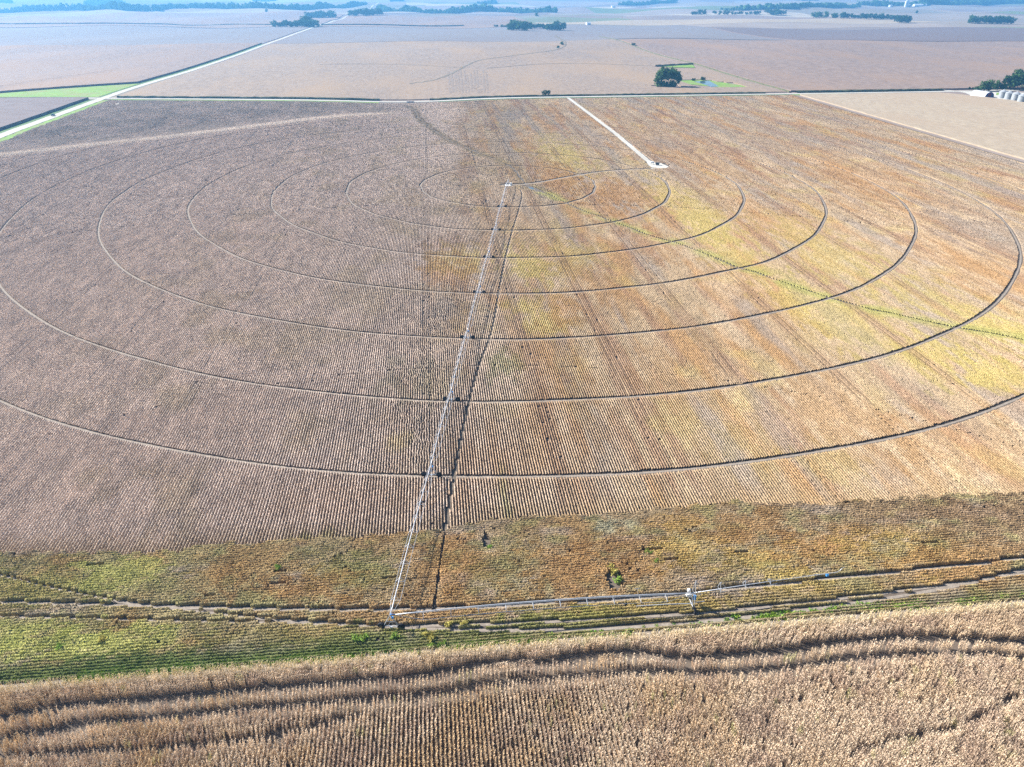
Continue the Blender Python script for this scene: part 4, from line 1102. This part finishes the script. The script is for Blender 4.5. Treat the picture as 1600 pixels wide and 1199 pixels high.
# ------------------------------------------------------------------ pump site at the lane end
px0, py0 = at(1027, 258.5)
pg = float(gz(px0, py0)) + .16
pu = empty('pump_unit', (px0, py0, pg)); tag(pu, 'dark pump engine on the white gravel pad', 'pump')
MB().box((0, 0, .2), (3.2, 1.6, .4)).build('skid', M['concrete'], pu)
MB().box((-.4, 0, 1.1), (2.0, 1.1, 1.4)).build('engine', M['machine_dark'], pu)
MB().lathe([(.0, 2.2), (.35, 2.15), (.4, 1.2), (.5, .4), (0, .4)], (1.2, 0, 0), 12).build('gear_head', M['machine_dark'], pu, True)
MB().tube([(1.2, 0, .8), (1.2, -1.2, .8), (1.2, -2.6, .8), (1.2, -2.8, .1)], .14, 8).build('discharge_pipe', M['white'], pu, True)
MB().tube([(-.9, .2, 1.8), (-.9, .2, 2.7)], .07, 6).build('exhaust', M['rim'], pu)
tx0, ty0 = at(1019, 257.5)
tk = empty('fuel_tank', (tx0, ty0, float(gz(tx0, ty0)) + .16)); tag(tk, 'white fuel tank on stand left of the pump engine', 'tank')
MB().lathe([(0, -1.5), (.45, -1.45), (.62, -1.3), (.62, 1.3), (.45, 1.45), (0, 1.5)], (0, 0, 1.5), 14, 'x').build('tank', M['white'], tk, True)
for a in (-.9, .9):
    MB().tube([(a, -.5, 0), (a, -.3, 1.1)], .05, 5).tube([(a, .5, 0), (a, .3, 1.1)], .05, 5).build('stand', M['rim'], tk)

# ------------------------------------------------------------------ trees
def crown_mesh(name, blobs, nleaf, size, mat, seed):
    """leaf clumps spread over uneven lobes: blobs = [(centre, radii)]"""
    r = np.random.default_rng(seed)
    V, Fc, vals = [], [], []
    vol = np.array([b[1][0] * b[1][1] + b[1][1] * b[1][2] for b in blobs]); vol = vol / vol.sum()
    for (c, rad), w in zip(blobs, vol):
        nclump = max(3, int(nleaf * w / 9))
        for i in range(nclump):
            d = Vector((r.normal(), r.normal(), r.normal() * .9 + .15)).normalized(); q = r.uniform(.62, 1.06)
            cc = Vector((c[0] + d.x * rad[0] * q, c[1] + d.y * rad[1] * q, c[2] + d.z * rad[2] * q))
            if cc.z < .3: continue
            sh = r.uniform(0, .5)
            for k in range(9):
                p = cc + Vector((r.normal(), r.normal(), r.normal())) * size * 1.1
                nrm = (d + Vector((r.normal(), r.normal(), r.normal())) * .7).normalized()
                a = nrm.cross(Vector((r.normal(), r.normal(), r.normal()))).normalized(); b = nrm.cross(a)
                s = size * r.uniform(.5, 1.1)
                quad(V, Fc, vals, p, a * s, b * s * .8, sh + r.uniform(0, .5))
    me_ = leafy(V, Fc, vals); me_.materials.append(mat); me_.name = name
    return me_
def blob_set(r, H, Wd, n, base=.25):
    out = []
    for i in range(n):
        t = r.uniform(0, 6.28); q = Wd * .5 * math.sqrt(r.uniform(0, .75)); z = H * r.uniform(base + .12, .84) * (1 - .25 * (q / (Wd * .5)) ** 2)
        s = Wd * r.uniform(.16, .26)
        out.append(((q * math.cos(t), q * math.sin(t), z), (s, s, s * r.uniform(.7, 1.0))))
    return out
def trunk_mesh(name, H, rad, r, limbs=5):
    m = MB().tube([(0, 0, -.3), (r.normal(0, .15), r.normal(0, .15), H * .3), (r.normal(0, .3), r.normal(0, .3), H * .7)], rad, 8, rad * .35)
    for i in range(limbs):
        t = r.uniform(0, 6.28); z = H * r.uniform(.2, .45); l = H * r.uniform(.2, .32)
        m.tube([(0, 0, z), (math.cos(t) * l * .5, math.sin(t) * l * .5, z + l * .5), (math.cos(t) * l, math.sin(t) * l, z + l * 1.2)], rad * .4, 5, rad * .12)
    return m.mesh(name, M['bark'], True)
TV = []
for i in range(7):
    r = np.random.default_rng(900 + i)
    H, Wd = 12.0, [10, 11.5, 9, 8, 12.5, 10, 6.5][i]
    mt = [M['tree_leaf'], M['tree_leaf_dark'], M['tree_leaf'], M['tree_leaf_light'], M['tree_leaf_dark'], M['tree_leaf'], M['tree_leaf_dark']][i]
    TV.append((crown_mesh('crown', blob_set(r, H, Wd, 11, .14), 720, .62, mt, 950 + i), trunk_mesh('trunk', H, .32, r)))
def tree(name, x, y, h, var, label, group=None, wide=1.0, zo=0.0):
    e = empty(name, (x, y, float(gz(x, y)) + zo), rng.uniform(0, 6.28)); s = h / 12.0
    e.scale = (s * wide, s * wide, s)
    link('trunk', TV[var][1], e); link('crown', TV[var][0], e)
    return tag(e, label, 'tree', group)
# the big lone tree by the pond: two leaning lobes over a dark skirt of growth
r = np.random.default_rng(31)
big = empty('lone_tree', (TREE[0], TREE[1], float(gz(*TREE)) + .1)); tag(big, 'large lone spreading green tree in the pink field', 'tree')
bl_ = [((-10, 0, 15.5), (5, 6, 4.5)), ((-5, 1, 20), (5.5, 6, 4)), ((-14, -1, 11), (3.6, 4, 3.2)), ((1, 0, 18.5), (5, 6, 4)), ((7, 0, 18), (5, 6, 4.2)), ((12.5, 0, 14.5), (5, 5, 4.4)), ((16, 0, 10.5), (3.6, 4, 3.8)), ((2, 2, 13), (6, 5, 3.4)), ((-6, 2, 12), (4.5, 5, 3)), ((8, 2, 11), (3.5, 4, 3)), ((14.5, 1, 7), (2.2, 3, 2.6)), ((-15.5, 0, 7.5), (2, 3, 2.4)),
       ((-11, 0, 4), (4, 4.5, 4)), ((-5, 0, 3), (4.5, 4.5, 3.4)), ((1, 0, 2.6), (5, 4.5, 3.4)), ((8, 0, 3), (4.5, 4.5, 3.8))]
link('crown', crown_mesh('lone_crown', bl_, 3400, 1.0, leaf_mat('lone_tree_leaf', .25, False, (0.085, 0.15, 0.04)), 77), big)
m = MB()
for bx, tx, rz_ in ((-6, -9, 15), (-2, -3, 17), (2, 4, 17), (5, 10, 14), (-7, -12, 11), (7, 13, 11)):
    m.tube([(bx * .4, 0, -.4), (bx * .8, r.normal(0, .6), rz_ * .45), (tx, r.normal(0, 1), rz_)], .6, 7, .18)
m.build('trunk', M['bark'], big, True)
# small bushes and trees that stand apart
tree('roadside_bush', *at(853, 150), 7.5, 1, 'lone round dark bush beside the crossing road', wide=1.35)
tree('pond_shrub', pc[0] - 6, pc[1] + 40, 4.5, 1, 'left dark shrub behind the small pond', wide=1.3)
tree('pond_shrub', pc[0] + 9, pc[1] + 42, 6.0, 1, 'right taller dark shrub behind the small pond', wide=1.2)
tree('field_bush', *at(990, 72.5), 7.5, 4, 'tiny dark bush alone in the far mauve field', wide=1.3)
tree('waterway_bush', *at(878, 71), 8, 3, 'pale green bush in the far waterway, upper', wide=1.5)
tree('waterway_bush', *at(872, 76), 6, 3, 'pale green bush in the far waterway, lower', wide=1.5)
tree('field_tree', *at(839, 26), 16, 0, 'small lone tree in the far field above the grove', wide=1.3)
tree('field_tree', *at(416, 19.5), 16, 0, 'small lone tree below the far left tree line', wide=1.3)
tree('field_tree', *at(1432, 21.5), 18, 2, 'thin lone tree in the far right field', wide=.8)
def grove(pxs, y_px, n, hlo, hhi, label, group, jit=2.0, name='grove_tree', wide=1.25, kinds=(0, 1, 4, 5)):
    ordw = ['first', 'second', 'third', 'fourth', 'fifth', 'sixth', 'seventh', 'eighth', 'ninth', 'tenth', 'eleventh', 'twelfth', 'thirteenth', 'fourteenth', 'fifteenth', 'sixteenth', 'seventeenth', 'eighteenth', 'nineteenth', 'twentieth', 'twenty-first', 'twenty-second']
    jit = min(jit, .3 * (pxs[-1] - pxs[0]) / n)
    for i in range(n):
        f = (i + .5) / n
        px = np.interp(f, np.linspace(0, 1, len(pxs)), pxs); py = np.interp(f, np.linspace(0, 1, len(y_px)), y_px)
        x, y = at(px + rng.uniform(-jit, jit), py)
        tree(name, x + rng.uniform(-4, 4), y + rng.uniform(0, 24), rng.uniform(hlo, hhi), int(rng.choice(kinds)), ordw[i] + ' from the left: ' + label, group, wide)
grove([429, 495], [43, 43], 18, 15, 26, 'tree in the blue grove where the left road passes', 'grove on the receding road')
grove([474, 483], [42, 42], 2, 32, 36, 'tallest rounded tree of the roadside grove', 'tall pair in the roadside grove', jit=1)
grove([478, 521], [28.5, 28.5], 12, 20, 32, 'tree in the blue clump beyond the roadside grove', 'clump beyond the grove')
grove([546, 594], [26, 24.5], 14, 22, 34, 'tree in the blue clump right of the far road', 'clump right of the far road')
grove([798, 826], [48, 49], 7, 22, 30, 'tree at the left end of the middle grove', 'middle grove left clump', kinds=(0, 3, 5))
grove([822, 866], [46, 46], 11, 13, 19, 'low tree along the middle grove', 'middle grove low row', kinds=(1, 4))
grove([860, 879], [48.5, 48.5], 5, 20, 29, 'tree at the right end of the middle grove', 'middle grove right clump', kinds=(0, 1))
grove([770, 800], [42, 45], 6, 6, 10, 'small bush trailing left from the middle grove', 'bushes left of the middle grove')
grove([1272, 1290], [28, 28.5], 4, 20, 30, 'tree at the left end of the right grove', 'right grove left end', kinds=(0, 5))
grove([1300, 1400], [28.5, 31.5], 22, 14, 24, 'tree in the long right grove', 'long right grove')
grove([1407, 1421], [36.5, 36.5], 4, 22, 30, 'tree in the round clump below the right grove', 'round clump', kinds=(1, 4))
grove([1517, 1586], [37, 38], 18, 20, 30, 'tree in the dark grove near the top right corner', 'top right grove', kinds=(0, 1, 4))
grove([1080, 1106], [24, 23.5], 5, 16, 26, 'tree in the small clump of the far middle right', 'small clump far middle right')
grove([1117, 1190], [23.5, 23.8], 12, 12, 20, 'tree in the thin row of the far middle right', 'thin row far middle right')
grove([1198, 1226], [23, 25], 6, 20, 30, 'tree in the dark clump ending the thin row', 'clump ending the thin row')
# farmstead trees
for px_, py_, h_, v_, wd_, lab in [(1537, 143, 13, 0, 1.2, 'green rounded tree left behind the arched shed'), (1546, 143, 14, 5, 1.1, 'green tree directly behind the arched shed'), (1556, 142, 13.5, 3, .8, 'narrow yellowish tree right behind the arched shed'),
        (1566, 142.5, 9, 6, 1.5, 'dark reddish tree between arched shed and bins'), (1578, 140, 19, 1, 1.1, 'dark tree behind the first grain bin'), (1589, 140, 24, 4, 1.1, 'tall dark tree behind the middle grain bins'), (1600, 139, 26, 1, 1.2, 'tallest dark tree at the right edge'),
        (1526, 142, 6, 1, 1.6, 'low bush left of the farm trees'), (1514, 141.5, 4.5, 6, 1.2, 'small dark bush at the road left of the farm'), (1610, 141, 24, 4, 1.2, 'dark farm tree just past the right edge')]:
    tree('farm_tree', *at(px_, py_), h_, v_, lab, None, wd_)

# far woods that read as one blue mass
def woods(pxs, label, h=14, dens=1.0, depth=60, seed=0):
    r = np.random.default_rng(seed); V, Fc, vals = [], [], []
    pts = np.array([at(*p) for p in pxs]); p = resample(pts, 9.0 / dens)
    for q in p:
        for rep in range(2):
            x = q[0] + r.normal(0, 5); y = q[1] + r.uniform(0, depth); z0 = float(gz(x, y)); hh = h * r.uniform(.5, 1.25) * (.6 + .8 * float(vnoise(x / 90, y / 90, 5)))
            w = hh * r.uniform(.32, .5)
            for k in range(16):
                d = Vector((r.normal(), r.normal(), r.normal())).normalized()
                c = Vector((x, y, z0 + hh * .52)) + Vector((d.x * w, d.y * w, d.z * hh * .5))
                a = (d + Vector((r.normal(), r.normal(), r.normal())) * .5).cross(Vector((r.normal(), r.normal(), r.normal()))).normalized(); b = d.cross(a).normalized()
                quad(V, Fc, vals, c, a * w * .5, b * w * .5, r.uniform(0, 1))
    me_ = leafy(V, Fc, vals); me_.materials.append(M['tree_leaf'])
    return tag(link('far_woods', me_), label, 'woods', kind='stuff')
woods([(-40, 19.5), (60, 18), (120, 16), (180, 15), (205, 18), (240, 17.5), (262, 14.5), (340, 13.5), (420, 14), (500, 14), (570, 8)], 'long blue tree line across the far left', 22, seed=1)
woods([(130, 9), (185, 8.5)], 'separate blue wood above the long left tree line', 24, 1.4, 160, seed=2)
woods([(590, 18), (660, 20.5), (720, 20.5), (800, 20), (868, 20.5)], 'blue tree belt right of the far road', 24, seed=3)
woods([(395, 2.5), (430, 1.5)], 'small faint wood at the top left', 20, seed=4)
woods([(748, 6.5), (776, 6)], 'small faint wood at the top middle', 20, seed=5)
woods([(-30, 5), (14, 5.5)], 'faint wood in the top left corner', 22, seed=6)
woods([(970, 9), (1020, 7), (1056, 4)], 'faint blue wood right of the top middle', 22, seed=7)
woods([(1135, 17), (1180, 16.5), (1240, 15.5), (1300, 13.5), (1345, 11)], 'broken blue hedge rising to the far right', 20, seed=8)
woods([(1350, 9), (1390, 10), (1425, 9), (1445, 9.5)], 'blue wood around the far white elevator', 24, 1.3, 100, seed=9)
woods([(1448, 10), (1500, 8.5), (1560, 6.5), (1640, 4)], 'blue wood running right from the far elevator', 26, 1.2, 120, seed=10)
woods([(1480, 1.5), (1600, 0.5)], 'faint highest wood at the top right', 22, seed=11)
woods([(610, 3), (630, 2.8)], 'faint speck of wood above the far road', 18, seed=12)
woods([(1244, .8), (1280, .8)], 'faint wood at the top edge right of the middle', 20, seed=13)
strip('hedge_line', ats([(-40, 37.5), (120, 38), (260, 38.8), (430, 39.8)]), 8, M['weeds'], .3, 20, .3, 'thin dark hedge line across the far left fields', 'hedge', height=3.5, kind='stuff')
strip('hedge_line', ats([(502, 40), (600, 40), (725, 41)]), 8, M['weeds'], .3, 20, .3, 'thin dark hedge line right of the roadside grove', 'hedge', height=3.5, kind='stuff')

# ------------------------------------------------------------------ farmstead
q0 = at(1545.5, 152.5); g0 = float(gz(*q0))
shed = empty('arched_shed', (q0[0], q0[1], g0), R(-80)); tag(shed, 'white arched metal shed with dark blue end wall', 'shed')
Rr, Ln, nseg = 7.0, 22.0, 18
V, Fc = [], []
for i in range(31):
    x = -Ln + Ln * i / 30; rr = Rr + (.07 if i % 2 else 0)
    for k in range(nseg + 1):
        t = math.pi * k / nseg; V.append((x, rr * math.cos(t), rr * .88 * math.sin(t)))
for i in range(30):
    for k in range(nseg):
        a = i * (nseg + 1) + k; Fc.append((a, a + 1, a + nseg + 2, a + nseg + 1))
MB().add(V, Fc).build('roof', M['shed_roof'], shed)
for x, mt in ((-.25, M['navy']), (-Ln + .25, M['navy'])):
    m = MB(); m.add([(x, (Rr - .05) * math.cos(math.pi * k / nseg), (Rr - .05) * .88 * math.sin(math.pi * k / nseg)) for k in range(nseg + 1)] , [tuple(range(nseg + 1))]); m.build('end_wall', mt, shed)
MB().box((-.18, 0, 2.1), (.12, 5.0, 4.2)).build('door', M['red'], shed)
def grain_bin(px, py, rad, he, label):
    x, y = at(px, py); e = empty('grain_bin', (x, y + rad, float(gz(x, y + rad)))); tag(e, label, 'grain bin', 'grain bins beside the arched shed')
    prof = []
    for i in range(21): prof.append((rad + (.05 if i % 2 else 0), he * i / 20))
    w = MB().lathe(prof, n=28).build('wall', M['bin'], e, False)
    rf = MB().lathe([(rad + .25, he - .05), (rad * .55, he + rad * .32), (.45, he + rad * .55)], n=28).build('roof', M['bin'], e, False)
    MB().lathe([(.45, he + rad * .55), (.5, he + rad * .55 + .4), (.55, he + rad * .55 + .45), (0, he + rad * .55 + .7)], n=12).build('cap', M['galv'], rf)
    for k in range(14):
        t = 2 * math.pi * k / 14
        MB().tube([((rad + .2) * math.cos(t), (rad + .2) * math.sin(t), he + .04), (.5 * math.cos(t), .5 * math.sin(t), he + rad * .55 + .03)], .05, 4).build('roof_rib', M['white'], rf)
    m = MB()
    for s in (-.25, .25): m.tube([(s - 1, -rad - .16, .4), (s - 1, -rad - .16, he)], .03, 4)
    for k in range(int(he / .4)): m.tube([(-1.25, -rad - .16, .5 + .4 * k), (-.75, -rad - .16, .5 + .4 * k)], .02, 4)
    m.build('ladder', M['rim'], w)
    MB().box((1.2, -rad - .02, 1.1), (.9, .14, 1.7)).build('door', M['navy'], w)
    MB().lathe([(rad + .35, 0), (rad + .35, .25), (rad, .25)], n=28).build('foundation', M['concrete'], e)
for px_, py_, rd, he, lab in ((1569, 154.3, 4.2, 7.2, 'leftmost grain bin, next to the arched shed'), (1579, 156.2, 4.4, 7.0, 'second grain bin from the arched shed'), (1590, 158.6, 4.6, 7.4, 'third grain bin from the arched shed'), (1600, 161, 4.6, 7.0, 'fourth grain bin, cut by the right edge')):
    grain_bin(px_, py_, rd, he, lab)
yard = [at(1500, 142), at(1530, 143), at(1620, 146), at(1640, 160), at(1560, 156), at(1520, 150.5)]
m = MB(); m.add([(p[0], p[1], float(gz(*p)) + .14) for p in yard], [(0, 5, 4, 3, 2, 1)])
tag(m.build('farm_yard', M['gravel']), 'pale gravel yard in front of the arched shed', 'yard', kind='structure')
strip('farm_driveway', [at(1470, 141), at(1500, 143.5), at(1525, 148)], 6, M['gravel'], .18, 6, .1, 'pale driveway curving from the crossing road into the farm', 'driveway')
yl = [at(1557, 145.5), at(1566, 145.5), at(1566, 149), at(1556, 149)]
m = MB(); m.add([(p[0], p[1], float(gz(*p)) + .2) for p in yl], [(3, 2, 1, 0)])
tag(m.build('yard_grass', M['grass']), 'green grass between the arched shed and first bin', 'grass', kind='structure')
# pickup on the left road
x, y = at(98, 181.5)
pk = empty('pickup_truck', (RX - 1.5, y, float(gz(RX - 1.5, y)) + .27), 0.0); tag(pk, 'dark teal pickup truck on the left gravel road', 'pickup')
m = MB(); m.add([(-.95, -2.8, .5), (.95, -2.8, .5), (.95, 2.8, .5), (-.95, 2.8, .5), (-.97, -2.8, 1.15), (.97, -2.8, 1.15), (.97, 2.75, 1.1), (-.97, 2.75, 1.1)], [(3, 2, 1, 0), (0, 1, 5, 4), (1, 2, 6, 5), (2, 3, 7, 6), (3, 0, 4, 7), (4, 5, 6, 7)])
m.build('body', M['carblue'], pk)
m = MB(); m.add([(-.9, -.6, 1.16), (.9, -.6, 1.16), (.9, 1.5, 1.16), (-.9, 1.5, 1.16), (-.75, -.4, 1.85), (.75, -.4, 1.85), (.75, .8, 1.85), (-.75, .8, 1.85)], [(0, 1, 5, 4), (1, 2, 6, 5), (2, 3, 7, 6), (3, 0, 4, 7), (4, 5, 6, 7)])
m.build('cab', M['glass'], pk)
MB().box((0, .2, 1.88), (1.5, 1.2, .06)).build('cab_roof', M['carblue'], pk)
for sx_ in (-1, 1): MB().box((sx_ * .92, -1.75, 1.32), (.1, 2.0, .32)).build('bed_side', M['carblue'], pk)
for sx_ in (-.85, .85):
    for sy_ in (-1.8, 1.75):
        w_ = MB().lathe([(.2, -.13), (.38, -.13), (.4, 0), (.38, .13), (.2, .13)], (sx_, sy_, .4), 16, 'x').build('wheel', M['tyre'], pk, True)
        MB().lathe([(0, -.1), (.2, -.12), (.2, .12), (0, .1)], (sx_, sy_, .4), 12, 'x').build('rim', M['rim'], w_)
# culvert where the ditch passes under the crossing road
cv = empty('road_culvert', (-23, RY - 5.2, float(gz(-23, RY - 5.2)))); tag(cv, 'pale concrete culvert where the ditch meets the crossing road', 'culvert')
MB().box((0, 0, .3), (9, .5, 2.2)).build('headwall', M['concrete'], cv)
for s in (-2, 2):
    MB().lathe([(.75, -.5), (.9, -.5), (.9, 1.2), (.75, 1.2), (.75, -.5)], (s, 0, .1), 16, 'y').build('pipe', M['machine_dark'], cv)
# bare field entrance beside the crossing
ent = ats([(180, 163.5), (187, 162), (186, 164.8), (181, 165.5)])
m = MB(); m.add([(p[0], p[1], float(gz(*p)) + .9) for p in ent], [(0, 3, 2, 1)])
tag(m.build('bare_entrance', M['rut']), 'small pale bare patch at the field corner', 'soil', kind='structure')

# ------------------------------------------------------------------ far farm buildings
def far_shed(px, py, w, l, h, label, rz=0.3, name='farm_building'):
    x, y = at(px, py); e = empty(name, (x, y, float(gz(x, y)) - .5), rz); tag(e, label, 'building')
    MB().box((0, 0, h / 2), (l, w, h)).build('wall', M['white'], e)
    m = MB(); o_ = .6
    m.add([(-l / 2 - o_, -w / 2 - o_, h - .2), (l / 2 + o_, -w / 2 - o_, h - .2), (l / 2 + o_, 0, h + w * .3), (-l / 2 - o_, 0, h + w * .3), (l / 2 + o_, w / 2 + o_, h - .2), (-l / 2 - o_, w / 2 + o_, h - .2)], [(0, 1, 2, 3), (3, 2, 4, 5), (0, 3, 5), (1, 4, 2)])
    m.build('roof', M['white'], e)
    MB().box((l * .2, -w / 2 - .05, h * .36), (l * .18, .2, h * .7)).build('door', M['navy'], e)
far_shed(919, 39.5, 11, 14, 7, 'small white building above the middle grove')
far_shed(958, 12, 16, 24, 8, 'tiny white building in the top middle distance')
far_shed(1391, 11, 16, 22, 9, 'tiny white building left of the far elevator')
far_shed(1437, 10, 24, 92, 8, 'long low white building right of the far elevator', 0.05)
x, y = at(1416, 11.5); el = empty('grain_elevator', (x, y, float(gz(x, y)))); tag(el, 'tall white grain elevator in the far right distance', 'elevator')
for k in range(2): MB().lathe([(8, 0), (8, 34), (0, 38)], (k * 15 - 7, 0, 0), 20).build('silo', M['white'], el, True)
MB().box((0, 0, 40), (12, 9, 12)).build('head_house', M['white'], el)
MB().lathe([(9, 0), (9, 14), (0, 19)], (26, 4, 0), 20).build('silo', M['galv'], el, True)

# ------------------------------------------------------------------ single weeds in the end rows
def weed(px, py, h, mat, label):
    x, y = at(px, py); r = np.random.default_rng(int(px * 7 + py)); g = float(gz(x, y))
    bl2 = [((r.normal(0, h * .3), r.normal(0, h * .3), h * r.uniform(.35, .7)), (h * .38, h * .38, h * .34)) for _ in range(5)]
    e = empty('weed_bush', (x, y, g)); tag(e, label, 'weed')
    link('leaves', crown_mesh('weed_leaves', bl2, 190, .11 * h + .04, mat, int(px)), e)
    MB().tube([(0, 0, -.05), (.05, 0, h * .6)], .03, 5, .015).build('stem', M['bark'], e)
for px_, py_, h_, mt, lab in ((558, 1004, 1.5, 'weed_leaf', 'bright green bushy weed below the last wheel tower'), (571, 998, 1.1, 'weed_leaf', 'small green weed right of the bright bushy one'), (614, 998, 1.1, 'weed_leaf', 'green weed just under the tower wheels'),
        (692, 1010, 1.0, 'weed_leaf', 'low green weed at the corn edge right of the tower shadow'), (675, 1010, .8, 'weed_leaf', 'low green weed at the tip of the tower shadow'), (700, 978, 1.0, 'weed_yellow', 'yellow weed left of the two in the end rows'), (728, 977, 1.0, 'weed_yellow', 'yellow weed in the end rows under the corner arm'),
        (671, 998, 1.4, 'weed_yellow', 'tall tan weed beside the tower shadow'), (960, 898, 1.5, 'weed_yellow', 'yellow bush at the washed out hollow'), (966, 912, 1.5, 'weed_leaf', 'green bush in the washed out hollow'), (953, 890, 1.2, 'weed_yellow', 'small yellow bush above the washed out hollow'),
        (432, 893, 1.2, 'weed_leaf', 'lime weed beside a dark slit on the left'), (1014, 867, 1.1, 'weed_leaf', 'green weed beside a dark slit in the middle'), (1024, 881, 1.0, 'weed_leaf', 'green weed below the middle dark slits'), (95, 1015, 1.2, 'weed_leaf', 'leafy green weed in the left end rows'), (160, 1004, 1.2, 'weed_yellow', 'yellow green weed in the left end rows'), (765, 858, 1.0, 'weed_leaf', 'small green weed in the pale skip')):
    weed(px_, py_, h_, M[mt], lab)

# ------------------------------------------------------------------ haze (closed box round camera, ground and everything on it)
m = MB(); x0, x1, y0, y1, z0, z1 = GX[0] - 200, GX[-1] + 200, GY[0] - 200, GY[-1] + 200, float(GZ.min()) - 1.5, max(140.0, float(GZ.max()) + 70)
m.box(((x0 + x1) / 2, (y0 + y1) / 2, (z0 + z1) / 2), (x1 - x0, y1 - y0, z1 - z0))
hm, nt, out = new_mat('haze')
pv = N(nt, 'ShaderNodeVolumePrincipled')
pv.inputs['Color'].default_value = (0.17, 0.52, 1.0, 1)
pv.inputs['Density'].default_value = 0.000125
pv.inputs['Anisotropy'].default_value = 0.3
nt.links.new(pv.outputs[0], out.inputs['Volume'])
tag(m.build('haze', hm), 'thin blue haze over the distance', 'haze', kind='stuff')
